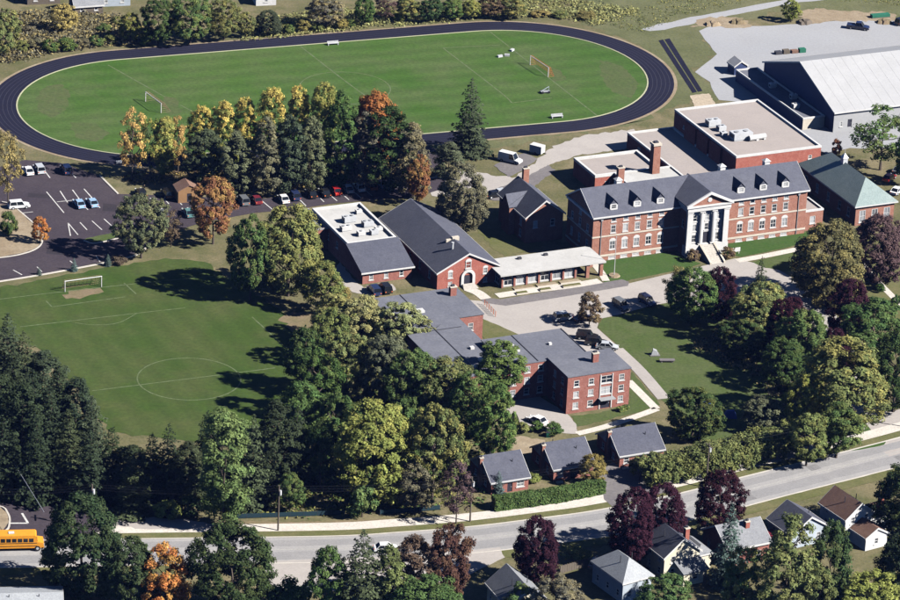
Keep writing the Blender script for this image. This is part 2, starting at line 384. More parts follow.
for P_ in ([(36, 98), (46, 86), (62, 84), (70, 94), (66, 110), (52, 118), (40, 112)], [(70, 122), (96, 124), (110, 134), (96, 142), (76, 138)], [(164, 96), (176, 98), (182, 112), (170, 116), (162, 106)], [(548, 66), (560, 70), (566, 80), (554, 82)], [(600, 60), (622, 66), (640, 84), (632, 98), (612, 92), (600, 76)]):
    sheet('worn_patch', P_, 0.054, 'wornturf', parent=infield, amp=.22, step=1.0)
# ---- left soccer pitch
pitch = sheet('soccer_pitch', [(-60, 300), (0, 287), (60, 276), (120, 266), (165, 258), (205, 262), (250, 290), (290, 318), (325, 365), (335, 430), (220, 446),
                               (110, 432), (70, 380), (30, 345), (-60, 318)], 0.03, 'pitch', 'olive green soccer pitch at the left with a white centre circle', 0.4, 1.5, cat='field')
for P_ in ([(-30, 303), (52, 293), (134, 284), (215, 276)], [(52, 307), (125, 297)], [(52, 307), (46, 301)], [(125, 297), (121, 284)] and [(136, 294), (124, 283)],
           [(20, 327), (140, 313), (185, 308)], [(92, 391), (244, 372), (275, 368)], [(252, 317), (300, 361), (312, 375)]):
    pxline('pitch_line', P_, 0.28, 0.038, 'faded', pitch)
pxline('pitch_line', [(75, 323), (95, 325), (118, 323), (137, 313.5)], 0.22, 0.038, 'faded', pitch)
cc = G(189, 379); pts = []
for k in range(56):
    a = 6.2832 * k / 56; pts.append((cc[0] + 9.9 * math.cos(a), cc[1] + 9.5 * math.sin(a)))
strip('pitch_line', np.array(pts), -0.14, 0.14, 0.038, 'faded', pitch, closed=True)
sheet('worn_patch', [(62, 295), (75, 290), (100, 288), (104, 292), (85, 297), (66, 299)], 0.036, 'wornearth', parent=pitch, amp=0.4)
sheet('bare_earth', [(280, 318), (292, 312), (318, 316), (335, 326), (332, 342), (312, 346), (298, 338)], 0.04, 'wornearth', 'bare brown earth patch under trees right of the pitch', 0.5, 1.0, cat='earth')

# ---- parking lots and drives on the left
lot = sheet('parking_lot', [(-60, 268), (-60, 196), (-10, 170), (25, 160), (60, 163), (100, 176), (118, 194), (180, 196), (255, 200), (330, 190), (400, 181), (440, 178),
                            (452, 186), (420, 196), (330, 204), (300, 209), (255, 213), (205, 222), (175, 231), (150, 243), (132, 256), (60, 271), (0, 281), (-60, 290)],
            0.05, 'asphalt', 'dark asphalt parking lot with white stall lines at the left', cat='parking lot')
isl = sheet('traffic_island', [(-60, 263), (0, 257.5), (25, 253), (38, 247), (42, 240), (41, 231), (33, 224), (12, 206), (-60, 200)], 0.14, 'dirt', 'tan grass island with a white kerb at the left edge', 0.1, 1.0, cat='island')
def pkerb(P, w=0.32, h=0.16, parent=None):
    L = np.array(smooth([G(*p) for p in P], 5)); strip('kerb', L, -w / 2, w / 2, 0.0, 'kerbc', parent, h=h)
pkerb([(-60, 263.5), (0, 258), (25, 253.5), (38.5, 247.5), (42.6, 240), (41.5, 230.5), (33, 223), (12, 205.5), (2, 202)], parent=isl)
isl2 = sheet('planted_island', [(84, 240), (97, 236.5), (120, 232), (127, 233), (124, 236), (96, 243)], 0.16, 'lawn2', 'small grassed island inside the parking lot', 0.1, 1.0, cat='island')
pkerb([(84, 241), (96, 243.5), (124, 236.8), (128, 233.5)], parent=isl2)
pkerb([(-60, 290.5), (0, 281.6), (60, 271.6), (132, 256.6), (150, 243.6)], w=0.5, h=0.12, parent=lot)
pkerb([(100, 176), (118, 194)], w=0.4, parent=lot)
for a, b in (((46.6, 192), (64, 213)), ((60, 191), (67.5, 202.5)), ((72.5, 190), (80, 200)), ((84, 189), (92, 198)), ((57, 202), (72, 200.5)), ((80, 201), (88, 210)), ((92, 199), (100, 208)),
             ((68, 223), (78, 235)), ((68, 223), (70.5, 236)), ((80, 222.5), (87, 230)), ((92, 221), (102, 230)), ((104, 219), (115, 229)), ((44, 170), (50, 178)), ((70, 172), (76, 178)),
             ((15, 214), (33, 212)), ((17, 220), (30, 219)), ((10, 208), (26, 224)), ((150, 198), (156, 204)), ((164, 199), (169, 204)), ((176, 199), (182, 205)), ((300, 200), (306, 206)),
             ((318, 196), (324, 202)), ((330, 195), (337, 201)), ((342, 194), (349, 200)), ((354, 192), (361, 198)), ((366, 191), (372, 196)), ((262, 201), (274, 211)), ((42, 272), (37, 267)), ((76, 266), (70, 261)), ((96, 256), (100, 262)), ((13, 270), (22, 275))):
    pxline('stall_line', [a, b], 0.22, 0.058, 'paint', lot)
sheet('service_yard', [(402, 158), (430, 146), (446, 158), (442, 168), (408, 170)], 0.05, 'asphalt', 'dark paved corner below the near straight of the track', 0.2, 1.0, cat='yard')

# ---- service road at the back of the main building
sheet('service_road', [(432, 196), (430, 178), (462, 171), (482, 173), (512, 178), (536, 162), (552, 146), (585, 135), (634, 129), (655, 140), (620, 150), (575, 156), (548, 166),
                       (520, 184), (498, 190), (470, 200)], 0.045, 'concrete', 'pale concrete service road behind the main building', 0.3, 1.0, cat='road')
sheet('van_bay', [(494, 166), (512, 157), (526, 152.5), (538, 159), (522, 171), (508, 177)], 0.06, 'asphalt2', 'grey asphalt bay where the white van stands', 0.15, 1.0, cat='bay')
sheet('service_road', [(478, 199), (500, 187), (520, 181), (548, 165), (556, 170), (530, 190), (505, 201)], 0.058, 'asphalt2', 'worn grey stretch of the service road by the brick wing', 0.15, 1.0, cat='road')

# ---- forecourt
sheet('forecourt', [(468, 300), (500, 303), (560, 295), (627, 284), (690, 269), (735, 258.5), (775, 268), (805, 285), (800, 300), (745, 303), (700, 306), (672, 302), (650, 306), (622, 314),
                    (600, 319), (597, 328), (616, 345), (634, 361), (612, 374), (578, 354), (550, 334), (540, 338), (527, 341), (483, 319)], 0.04, 'concrete',
      'pale concrete forecourt before the main building', cat='forecourt')
sheet('asphalt_strip', [(478, 297), (500, 299.5), (560, 290), (622, 279.5), (629, 282), (628, 286), (560, 297.5), (506, 306), (484, 303)], 0.055, 'asphalt2', 'grey asphalt strip along the planters of the glazed link', cat='strip')
drv = smooth([G(*p) for p in ((770, 280), (805, 297), (830, 330), (850, 370), (872, 415), (888, 440), (905, 455))], 6)
strip('campus_drive', np.array(drv), -3.2, 3.2, 0.042, 'concrete', None, 'pale concrete drive from the street up under the trees', 'drive')
sheet('front_lawn', [(599, 262), (664, 253), (684, 258), (701, 263.5), (690, 267.5), (640, 278), (607, 285.5), (597, 272)], 0.05, 'lawn', 'rich green lawn left of the portico steps', 0.06, 1.0, cat='lawn')
sheet('front_lawn', [(727, 243), (808, 232), (815, 238), (790, 247), (742, 257), (724, 254)], 0.05, 'lawn', 'rich green lawn right of the portico steps', 0.06, 1.0, cat='lawn')
sheet('front_lawn', [(752, 262), (795, 252), (820, 252), (812, 268), (790, 272), (765, 268)], 0.05, 'lawn2', 'green lawn strip below the path right of the portico', 0.1, 1.0, cat='lawn')
sheet('campus_lawn', [(600, 319), (622, 314.5), (650, 306.5), (672, 302.5), (700, 306.5), (745, 303.5), (790, 303), (815, 330), (835, 370), (850, 405), (860, 432), (780, 455), (700, 440), (690, 430), (664, 402), (640, 375), (617, 345), (598, 328)],
      0.03, 'lawn2', 'wide sunlit lawn between the dormitory and the maple grove', 0.25, 1.2, cat='lawn')
sheet('side_lawn', [(836, 232), (905, 245), (960, 300), (905, 330), (850, 310), (838, 280)], 0.03, 'verge', 'olive lawn with round shrubs at the right edge', 0.3, 1.2, cat='lawn')
sheet('dorm_lawn', [(632, 372), (660, 405), (640, 412), (577, 427), (571, 416), (600, 413), (629, 404)], 0.045, 'lawn2', 'small lawn in front of the dormitory end wall', 0.15, 1.0, cat='lawn')
sheet('corner_lawn', [(836, 452), (862, 436), (866, 424), (872, 423), (886, 440), (884, 445), (860, 450)], 0.045, 'lawn', 'small green lawn triangle at the street corner', 0.08, 1.0, cat='lawn')
sheet('dorm_court', [(512, 401), (540, 397), (567, 414), (576, 424), (578, 434), (548, 432), (524, 424), (505, 428), (500, 410)], 0.05, 'concrete', 'pale paved court in the angle of the dormitory', 0.1, 1.0, cat='court')
def path(P, w, label, mat='walk', z=0.062, n=5):
    L = np.array(smooth([G(*p) for p in P], n)); return strip('path', L, -w / 2, w / 2, z, mat, None, label, 'path')
path([(737, 261), (765, 256), (792, 250.5), (815, 246)], 2.0, 'pale path along the right front lawn')
path([(577, 434), (605, 427), (638, 416), (657, 409)], 1.7, 'pale path between the dormitory and the cottages')
path([(628, 381), (641, 394), (656, 409)], 1.8, 'white path down the right side of the dormitory lawn')
path([(617, 349), (640, 371), (664, 399)], 2.6, 'grey path along the edge of the wide lawn', 'concrete', 0.058)
path([(588, 258), (600, 271), (606, 281)], 1.6, 'short pale path below the porch columns')
path([(860, 262), (876, 280), (896, 300), (915, 318)], 1.5, 'narrow white path on the right hand lawn')
path([(497, 296), (530, 291), (570, 286), (600, 281)], 2.4, 'pale path with planters along the glazed link')
path([(468, 289), (478, 293), (486, 299)], 2.4, 'pale path from the chapel door')
sheet('forecourt_grass', [(482, 319), (500, 326), (524, 337), (486, 343), (481, 335)], 0.05, 'verge', 'dry grass wedge beside the brick stub wing', 0.1, 1.0, cat='grass')
sheet('yard_grass', [(470, 222), (505, 207), (530, 225), (545, 246), (505, 257), (494, 250)], 0.03, 'verge', 'dry grass yard behind the glazed link', 0.2, 1.0, cat='grass')
sheet('annex_path', [(340, 262), (352, 278), (364, 288), (392, 284), (396, 290), (372, 297), (352, 292), (330, 275)], 0.05, 'concrete', 'pale paved strip round the foot of the left brick block', 0.15, 1.0, cat='path')

# ---- the street
edge = np.array(smooth([G(*p) for p in ((-60, 543), (60, 541), (150, 539.5), (330, 537), (400, 533), (470, 527.5), (540, 519), (600, 510.5), (680, 494), (740, 478.5), (800, 463.5), (860, 448.5), (900, 438), (960, 421))], 6))
RW = 9.6
road = strip('street', edge, 0.0, RW, 0.04, 'road', None, 'grey two lane street curving along the foot of the picture', 'street')
strip('wheel_track', edge, 1.0, 3.3, 0.046, 'roadwear', road, jit=0.06)
strip('wheel_track', edge, 5.4, 8.2, 0.046, 'roadwear', road, jit=0.06)
strip('centre_line', edge, 4.4, 4.7, 0.052, 'dimline', road)
strip('verge', edge, -2.3, -0.25, 0.11, 'verge', None, 'thin grass verge between street and pavement', 'verge', jit=0.03)
strip('kerb', edge, -0.25, 0.0, 0.0, 'kerbc', road, h=0.14)
strip('kerb', edge, RW, RW + 0.3, 0.0, 'kerbc', road, h=0.14)
strip('pavement', edge, -5.2, -2.3, 0.12, 'walk', None, 'pale concrete pavement along the far side of the street', 'pavement')
strip('verge', edge, RW + 0.3, RW + 3.0, 0.1, 'verge', None, 'grass verge on the near side of the street', 'verge', jit=0.05)
sheet('gravel_apron', [(112, 526), (118, 517), (145, 517), (190, 521), (220, 526), (236, 529), (150, 530)], 0.125, 'concrete', 'pale gravel apron beside the pavement near the dark spruces', 0.2, 0.8, cat='apron')
sheet('lay_by', [(262, 562), (330, 559), (420, 556), (470, 551), (500, 548), (505, 558), (470, 575), (410, 590), (330, 592), (270, 590)], 0.105, 'concrete', 'pale concrete lay-by on the near side of the street', 0.1, 1.0, cat='lay-by')
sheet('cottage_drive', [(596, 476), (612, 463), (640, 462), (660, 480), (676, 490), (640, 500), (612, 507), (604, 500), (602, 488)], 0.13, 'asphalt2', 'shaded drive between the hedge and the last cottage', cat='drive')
sheet('street_mouth', [(866, 424), (880, 415), (915, 405), (930, 432), (900, 440), (888, 442), (876, 436)], 0.05, 'concrete', 'pale concrete mouth of the campus drive at the street', cat='drive')
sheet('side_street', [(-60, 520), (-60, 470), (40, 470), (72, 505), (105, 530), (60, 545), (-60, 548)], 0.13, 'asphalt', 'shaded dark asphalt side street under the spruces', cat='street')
si = sheet('street_island', [(-30, 506), (0, 508), (7, 514), (9, 523), (3, 532), (-30, 534)], 0.24, 'dirt', 'tan island with white kerb at the lower left edge', 0.05, 0.8, cat='island')
pkerb([(-30, 505.5), (0, 507.5), (7.6, 514), (9.7, 523), (3.5, 532.5), (-30, 534.5)], parent=si, h=0.28)
strip('stall_line', np.array([G(9, 524)[:2], G(28, 524)[:2]]), -0.2, 0.2, 0.15, 'paint', si)
strip('stall_line', np.array([G(22, 514)[:2], G(28, 524)[:2]]), -0.2, 0.2, 0.15, 'paint', si)
sheet('dry_verge', [(236, 521), (300, 522), (400, 519), (470, 515), (610, 495), (612, 503), (470, 521), (330, 526), (240, 528)], 0.03, 'wornearth', 'bare brown earth strip above the pavement', 0.2, 0.8, cat='earth')
sheet('dry_yard', [(508, 440), (520, 436), (545, 440), (540, 452), (524, 455), (510, 450)], 0.035, 'dirt', 'dry tan grass patch between the first two cottages', 0.2, 0.8, cat='grass')

rp = random.Random(12)
for px_, py_, w_, d_ in ((40, 196, 5, 2.2), (110, 208, 3, 4), (120, 236, 6, 1.6), (60, 252, 5, 3), (215, 210, 6, 1.4)):
    c_ = G(px_, py_); sheet('asphalt_patch', [(c_[0] + w_ / 2 * a + rp.uniform(-.3, .3), c_[1] + d_ / 2 * b + rp.uniform(-.3, .3)) for a, b in ((-1, -1), (1, -1), (1, 1), (-1, 1))], 0.054, 'asphalt2' if False else 'lotpatch', parent=lot, px=False, amp=.08)
for k_, d_ in ((20, 1.2), (33, 5.0), (44, 2.4), (52, 6.2), (60, 1.6), (68, 5.8)):
    seg_ = edge[k_:k_ + 2]; A_, B_ = offs(seg_, d_), offs(seg_, d_ + 2.0); sheet('asphalt_patch', [A_[0], A_[1], B_[1], B_[0]], 0.0485, 'roadpatch', parent=road, px=False, amp=.05)

# ================================================================ BUILDINGS
_win = {}
def win_mesh(w, h, style):
    k = (round(w, 2), round(h, 2), style)
    if k in _win: return _win[k]
    t = 0.12; mb = MB()
    y0, y1 = -0.035, 0.09
    mb.box(-w / 2, -w / 2 + t, y0, y1, 0, h); mb.box(w / 2 - t, w / 2, y0, y1, 0, h)
    mb.box(-w / 2 + t, w / 2 - t, y0, y1, h - t, h); mb.box(-w / 2 + t, w / 2 - t, y0, y1, 0, t)
    mb.box(-w / 2 + t, w / 2 - t, 0.0, 0.07, h * 0.5 - 0.04, h * 0.5 + 0.04)
    if style != 'narrow' and w > 1.3: mb.box(-0.04, 0.04, 0.002, 0.068, t, h - t)
    mb.box(-w / 2 - 0.12, w / 2 + 0.12, -0.16, -0.002, -0.16, -0.004)         # sill
    if style == 'arch':
        n = 8; r = w / 2 + 0.1
        P = [(r * math.cos(math.pi * i / n), r * 0.85 * math.sin(math.pi * i / n)) for i in range(n + 1)]
        k2 = len(mb.v); mb.v += [(x, -0.06, h + z) for x, z in P] + [(x, -0.003, h + z) for x, z in P]
        m_ = n + 1; mb.f.append(tuple(range(k2, k2 + m_))); mb.m.append(0)
        for i in range(n): mb.f.append((k2 + i, k2 + i + 1, k2 + m_ + i + 1, k2 + m_ + i)); mb.m.append(0)
    if style == 'lintel': mb.box(-w / 2 - 0.15, w / 2 + 0.15, -0.05, -0.003, h + 0.003, h + 0.22)
    f = mb.mesh('window', 'white')
    p = MB().poly([(-w / 2 + 0.02, 0.06, 0.02), (w / 2 - 0.02, 0.06, 0.02), (w / 2 - 0.02, 0.06, h - 0.02), (-w / 2 + 0.02, 0.06, h - 0.02)]).mesh('pane', 'glass')
    _win[k] = (f, p); return _win[k]
def add_window(parent, loc, rz, w, h, style='plain', name='window'):
    f, p = win_mesh(w, h, style); o = link(name, f, parent, loc, rz); link('pane', p, o); return o
_door = {}
def add_door(parent, loc, rz, w, h):
    k = (w, h)
    if k not in _door:
        _door[k] = (MB().box(-w / 2 + .02, w / 2 - .02, 0.05, 0.11, 0.01, h - .02).mesh('door', 'door'), MB().box(w / 2 - 0.25, w / 2 - 0.17, -0.02, 0.049, h * .45, h * .5).mesh('handle', 'galv'))
    o = link('door', _door[k][0], parent, loc, rz); link('handle', _door[k][1], o); return o
def wall(parent, a, b, z0, z1, mat, ops=(), name='wall', depth=0.16):
    """wall from a to b (local xy), outside on the right of a->b; ops = (centre along, sill z, width, height, style)"""
    a = np.array(a, float); b = np.array(b, float); L = np.linalg.norm(b - a); d = (b - a) / L; nI = np.array([-d[1], d[0]])
    ops = [o for o in ops if o[0] - o[2] / 2 > 0.02 and o[0] + o[2] / 2 < L - 0.02]
    xs = sorted({0.0, L} | {round(o[0] - o[2] / 2, 4) for o in ops} | {round(o[0] + o[2] / 2, 4) for o in ops})
    zs = sorted({z0, z1} | {round(o[1], 4) for o in ops} | {round(o[1] + o[3], 4) for o in ops})
    mb = MB()
    def P(x, z, dd=0.0): q = a + d * x + nI * dd; return (q[0], q[1], z)
    for i in range(len(xs) - 1):
        for j in range(len(zs) - 1):
            xc = (xs[i] + xs[i + 1]) / 2; zc = (zs[j] + zs[j + 1]) / 2
            if any(abs(xc - o[0]) < o[2] / 2 and o[1] < zc < o[1] + o[3] for o in ops): continue
            mb.poly([P(xs[i], zs[j]), P(xs[i + 1], zs[j]), P(xs[i + 1], zs[j + 1]), P(xs[i], zs[j + 1])])
    for o in ops:
        x0, x1, za, zb = o[0] - o[2] / 2, o[0] + o[2] / 2, o[1], o[1] + o[3]
        for (p, q) in (((x0, za), (x1, za)), ((x1, za), (x1, zb)), ((x1, zb), (x0, zb)), ((x0, zb), (x0, za))):
            mb.poly([P(*p), P(*q), P(q[0], q[1], depth), P(p[0], p[1], depth)])
    w = mb.obj(name, mat, parent)
    rz = math.atan2(d[1], d[0])
    for o in ops:
        loc = P(o[0], o[1], 0.05)
        if o[4] == 'door': add_door(parent, loc, rz, o[2], o[3])
        elif o[4] != 'open': add_window(parent, loc, rz, o[2], o[3], o[4])
    return w
def tri(parent, P, mat, name='gable'): return MB().poly(P).obj(name, mat, parent)
def four_walls(parent, x0, x1, y0, y1, z0, z1, mat, front=(), right=(), back=(), left=()):
    wall(parent, (x0, y0), (x1, y0), z0, z1, mat, front); wall(parent, (x1, y0), (x1, y1), z0, z1, mat, right)
    wall(parent, (x1, y1), (x0, y1), z0, z1, mat, back); wall(parent, (x0, y1), (x0, y0), z0, z1, mat, left)
def gable_roof(parent, x0, x1, y0, y1, ze, zr, mat, axis='x', oh=0.4, og=0.3, t=0.16, wallmat='brick', gables=True, trim='white'):
    """roof over the rectangle, ridge along axis"""
    mb = MB()
    if axis == 'x':
        ym = (y0 + y1) / 2; k = (zr - ze) / (ym - y0); e = ze - k * oh
        A = [(x0 - og, y0 - oh, e), (x1 + og, y0 - oh, e), (x1 + og, ym, zr), (x0 - og, ym, zr)]
        B = [(x1 + og, y1 + oh, e), (x0 - og, y1 + oh, e), (x0 - og, ym, zr), (x1 + og, ym, zr)]
        T = [[(x0, y1, ze), (x0, y0, ze), (x0, ym, zr)], [(x1, y0, ze), (x1, y1, ze), (x1, ym, zr)]]
    else:
        xm = (x0 + x1) / 2; k = (zr - ze) / (xm - x0); e = ze - k * oh
        A = [(x0 - oh, y1 + og, e), (x0 - oh, y0 - og, e), (xm, y0 - og, zr), (xm, y1 + og, zr)]
        B = [(x1 + oh, y0 - og, e), (x1 + oh, y1 + og, e), (xm, y1 + og, zr), (xm, y0 - og, zr)]
        T = [[(x0, y0, ze), (x1, y0, ze), (xm, y0, zr)], [(x1, y1, ze), (x0, y1, ze), (xm, y1, zr)]]
    up = 0.2
    A = [(p[0], p[1], p[2] + up) for p in A]; B = [(p[0], p[1], p[2] + up) for p in B]
    mb.slab(A, t); mb.slab(B, t); r = mb.obj('roof', mat, parent)
    if gables:
        for q in T: tri(parent, [(p[0], p[1], p[2]) for p in q], wallmat)
    if trim:                                  # fascia under both eaves and barge boards up the rakes
        f = MB()
        for S in (A, B):
            for i, j in ((0, 1), (1, 2), (3, 0)):
                p, q = S[i], S[j]
                o_ = 0.06
                cx, cy = (S[0][0] + S[2][0]) / 2, (S[0][1] + S[2][1]) / 2
                def out(pt):
                    dx = o_ * (1 if pt[0] > cx else -1); dy = o_ * (1 if pt[1] > cy else -1); return dx, dy
                d1, d2 = out(p), out(q)
                if i == 0: d1 = d2 = ((0, d1[1]) if axis == 'x' else (d1[0], 0))
                else: d1 = d2 = ((d1[0], 0) if axis == 'x' else (0, d1[1]))
                f.poly([(p[0] + d1[0], p[1] + d1[1], p[2] + 0.03), (q[0] + d2[0], q[1] + d2[1], q[2] + 0.03), (q[0] + d2[0], q[1] + d2[1], q[2] - 0.34), (p[0] + d1[0], p[1] + d1[1], p[2] - 0.34)])
                f.poly([(p[0], p[1], p[2] + 0.03), (q[0], q[1], q[2] + 0.03), (q[0] + d2[0], q[1] + d2[1], q[2] + 0.03), (p[0] + d1[0], p[1] + d1[1], p[2] + 0.03)])
        f.obj('fascia', trim, r)
    return r
def hip_roof(parent, x0, x1, y0, y1, ze, zr, inset, mat, oh=0.5, axis='y', t=0.16, trim='white', back=None):
    X0, X1, Y0, Y1 = x0 - oh, x1 + oh, y0 - oh, y1 + oh; mb = MB(); bi = inset if back is None else back
    if axis == 'y':
        xm = (X0 + X1) / 2; a, b = (xm, Y0 + inset, zr), (xm, Y1 - bi, zr)
        F_ = [[(X0, Y0, ze), (X1, Y0, ze), a], [(X1, Y0, ze), (X1, Y1, ze), b, a], [(X1, Y1, ze), (X0, Y1, ze), b], [(X0, Y1, ze), (X0, Y0, ze), a, b]]
    else:
        ym = (Y0 + Y1) / 2; a, b = (X0 + inset, ym, zr), (X1 - bi, ym, zr)
        F_ = [[(X0, Y0, ze), (X1, Y0, ze), b, a], [(X1, Y0, ze), (X1, Y1, ze), b], [(X1, Y1, ze), (X0, Y1, ze), a, b], [(X0, Y1, ze), (X0, Y0, ze), a]]
    for q in F_: mb.poly(q)
    mb.poly([(X0, Y1, ze - t), (X1, Y1, ze - t), (X1, Y0, ze - t), (X0, Y0, ze - t)])
    r = mb.obj('roof', mat, parent)
    f = MB()
    for p, q in (((X0, Y0), (X1, Y0)), ((X1, Y0), (X1, Y1)), ((X1, Y1), (X0, Y1)), ((X0, Y1), (X0, Y0))):
        f.poly([(p[0], p[1], ze - 0.3), (q[0], q[1], ze - 0.3), (q[0], q[1], ze - 0.002), (p[0], p[1], ze - 0.002)])
    f.obj('fascia', trim, r); return r
def flat_roof(parent, x0, x1, y0, y1, z, mat, par=0.35, pw=0.35, trim='white', low=0.3):
    MB().poly([(x0 + .02, y0 + .02, z - low), (x1 - .02, y0 + .02, z - low), (x1 - .02, y1 - .02, z - low), (x0 + .02, y1 - .02, z - low)]).obj('roof', mat, parent)
    m = MB(); t = z + par - low; e = 0.05
    m.box(x0 - e, x1 + e, y0 - e, y0 + pw, z - 0.35, t); m.box(x0 - e, x1 + e, y1 - pw, y1 + e, z - 0.35, t)
    m.box(x0 - e, x0 + pw, y0 + pw, y1 - pw, z - 0.35, t - 0.004); m.box(x1 - pw, x1 + e, y0 + pw, y1 - pw, z - 0.35, t - 0.004)
    m.obj('parapet', trim, parent)
def chimney(parent, x, y, z0, z1, w=0.9, d=0.7, mat='brick'):
    m = MB(); m.box(x - w / 2, x + w / 2, y - d / 2, y + d / 2, z0, z1, 0); m.box(x - w / 2 - .1, x + w / 2 + .1, y - d / 2 - .1, y + d / 2 + .1, z1, z1 + 0.18, 1)
    m.box(x - w / 4, x + w / 4, y - d / 4, y + d / 4, z1 + .18, z1 + .5, 2)
    return m.obj('chimney', [mat, 'stone', 'darkgrey'], parent)
def hvac(name, label, u, v, z, w, d, h, mat='galv', group='roof units'):
    t = thing(name, label, 'roof unit', C(u, v, z), TH, group)
    MB().box(-w / 2, w / 2, -d / 2, d / 2, 0.25, h).box(-w / 2 + .1, w / 2 - .1, -d / 2 + .1, d / 2 - .1, 0, .25).obj('casing', mat, t)
    MB().box(-w / 2 - .003, -w / 2 + .1, -d / 3, d / 3, h * .35, h * .8).obj('grille', 'darkgrey', t)
    for sx in ((-1, 1) if w > 1.6 else (0,)):
        MB().tube((sx * w / 4, 0, h), (sx * w / 4, 0, h + .18), min(w, d) * .2, None, 10).obj('fan', 'grey', t)
    return t

# ---------------------------------------------------------------- main building
B = thing('school_building', 'long red brick main building with white columned portico and slate roof', 'building', C(0, 0), TH)
L_, D_, ZE, ZR = 50.2, 12.4, 10.3, 14.0
bays = [4.7, 7.5, 10.25, 13.05, 15.8, 34.5, 37.15, 39.85, 42.5, 45.2]
ops = []
for x in bays:
    ops += [(x, 8.55, 1.15, 1.25, 'plain'), (x, 6.05, 1.2, 1.7, 'lintel'), (x, 2.35, 1.35, 1.9, 'arch'), (x, 0.22, 1.5, 0.55, 'lintel')]
sid = [(2.5, 6.05, 1.1, 1.6, 'plain'), (6.2, 6.05, 1.1, 1.6, 'plain'), (9.9, 6.05, 1.1, 1.6, 'plain'), (2.5, 2.4, 1.1, 1.8, 'plain'), (6.2, 2.4, 1.1, 1.8, 'plain'), (9.9, 2.4, 1.1, 1.8, 'plain'), (6.2, 8.4, 1.1, 1.3, 'plain')]
four_walls(B, 0, L_, 0, D_, 0, ZE, 'brick', ops, sid, [], sid)
rf = gable_roof(B, 0, L_, 0, D_, ZE, ZR, 'slate', 'x', 0.55, 0.35)
for z, h, p in ((5.35, 0.32, 0.09), (0.95, 0.42, 0.12)):
    for q in ((-p, 19.99, -p, -0.003), (29.71, L_ + p, -p, -0.003), (-p, -0.003, 0, D_), (L_ + .003, L_ + p, 0, D_)): MB().box(*q, z, z + h).obj('belt_course', 'stone', B)
m = MB(); m.box(-0.3, 20.0, -0.42, -0.003, ZE - 0.55, ZE - 0.16); m.box(29.72, L_ + .3, -0.42, -0.003, ZE - 0.55, ZE - 0.16); m.box(-0.42, -0.003, 0, D_, ZE - 0.55, ZE - 0.16); m.obj('cornice', 'white', B)
for x in (1.9, 48.2): MB().tube((x, -0.1, 0.2), (x, -0.1, ZE - .6), 0.09, None, 6).box(x - .25, x + .25, -.25, -.01, ZE - 1.2, ZE - .6).obj('downpipe', 'grey', B)
kroof = (ZR - ZE) / (D_ / 2)
def dormer(x):
    w, yf = 1.75, 0.75; z0 = ZE + 0.2 + kroof * yf; ze, zr = z0 + 1.3, z0 + 2.3; yb = lambda z: (z - ZE - 0.2) / kroof
    r = link('dormer', None, B)
    wall(r, (x - w / 2, yf), (x + w / 2, yf), z0 - .1, ze, 'white', [(w / 2, z0 + .15, 1.2, 1.0, 'plain')])
    tri(r, [(x - w / 2, yf, ze), (x + w / 2, yf, ze), (x, yf, zr)], 'slate')
    for s in (-1, 1): tri(r, [(x + s * w / 2, yf, z0 - .1), (x + s * w / 2, yf, ze), (x + s * w / 2, min(yb(ze), 6.1), ze)], 'shingle', 'cheek')
    o = 0.15; m = MB(); yr = min(yb(zr) + .1, 6.0); ye = min(yb(ze - .1) + .1, 6.0)
    for s in (-1, 1): m.slab([(x + s * (w / 2 + o), yf - o, ze - .1), (x, yf - o, zr + .05), (x, yr, zr + .05), (x + s * (w / 2 + o), ye, ze - .1)], 0.08)
    m.obj('dormer_roof', 'slate', r)
for x in (4.9, 10.3, 15.7, 34.6, 39.9, 45.2): dormer(x)
# portico
PU0, PU1, PV = 20.1, 29.7, -3.7
pc = (PU0 + PU1) / 2
wall(B, (PU0, 0.01), (PU0, PV + 0.9), 0, ZE, 'brick', [(1.6, 6.0, 1.0, 1.6, 'plain')]); wall(B, (PU1, PV + 0.9), (PU1, 0.01), 0, ZE, 'brick', [(1.6, 6.0, 1.0, 1.6, 'plain')])
bw = [pc - 2.8, pc, pc + 2.8]
po = []
for i, x in enumerate(bw):
    po += [(x - PU0, 7.5, 1.0, 1.5, 'plain'), (x - PU0, 5.3, 1.0, 1.6, 'plain')]
    po += [(x - PU0, 2.4, 1.5, 2.5, 'door')] if i == 1 else [(x - PU0, 2.8, 1.2, 1.7, 'plain')]
wall(B, (PU0, PV + 0.7), (PU1, PV + 0.7), 2.3, ZE, 'white', po, 'portico_wall')
m = MB(); m.box(PU0 - .15, pc - 1.6, PV - .15, PV + 1.5, 0, 2.35); m.box(pc + 1.6, PU1 + .15, PV - .15, PV + 1.5, 0, 2.35); m.box(pc - 1.597, pc + 1.597, PV + .2, PV + 1.5, 0, 2.34); m.obj('plinth', 'white', B)
for x in (PU0 + .55, PU1 - .55): MB().box(x - .6, x + .6, PV, PV + .69, 2.353, ZE - 0.2).box(x - .7, x + .7, PV - .1, PV + .69, ZE - .6, ZE - .2).obj('pilaster', 'white', B)
for x in (pc - 1.42, pc + 1.42):
    m = MB(); m.box(x - .62, x + .62, PV - .08, PV + .69, 2.353, 2.65); m.tube((x, PV + .52, 2.65), (x, PV + .52, ZE - .65), 0.56, 0.5, 16); m.box(x - .62, x + .62, PV - .06, PV + .69, ZE - .65, ZE - .2); m.obj('column', 'white', B)
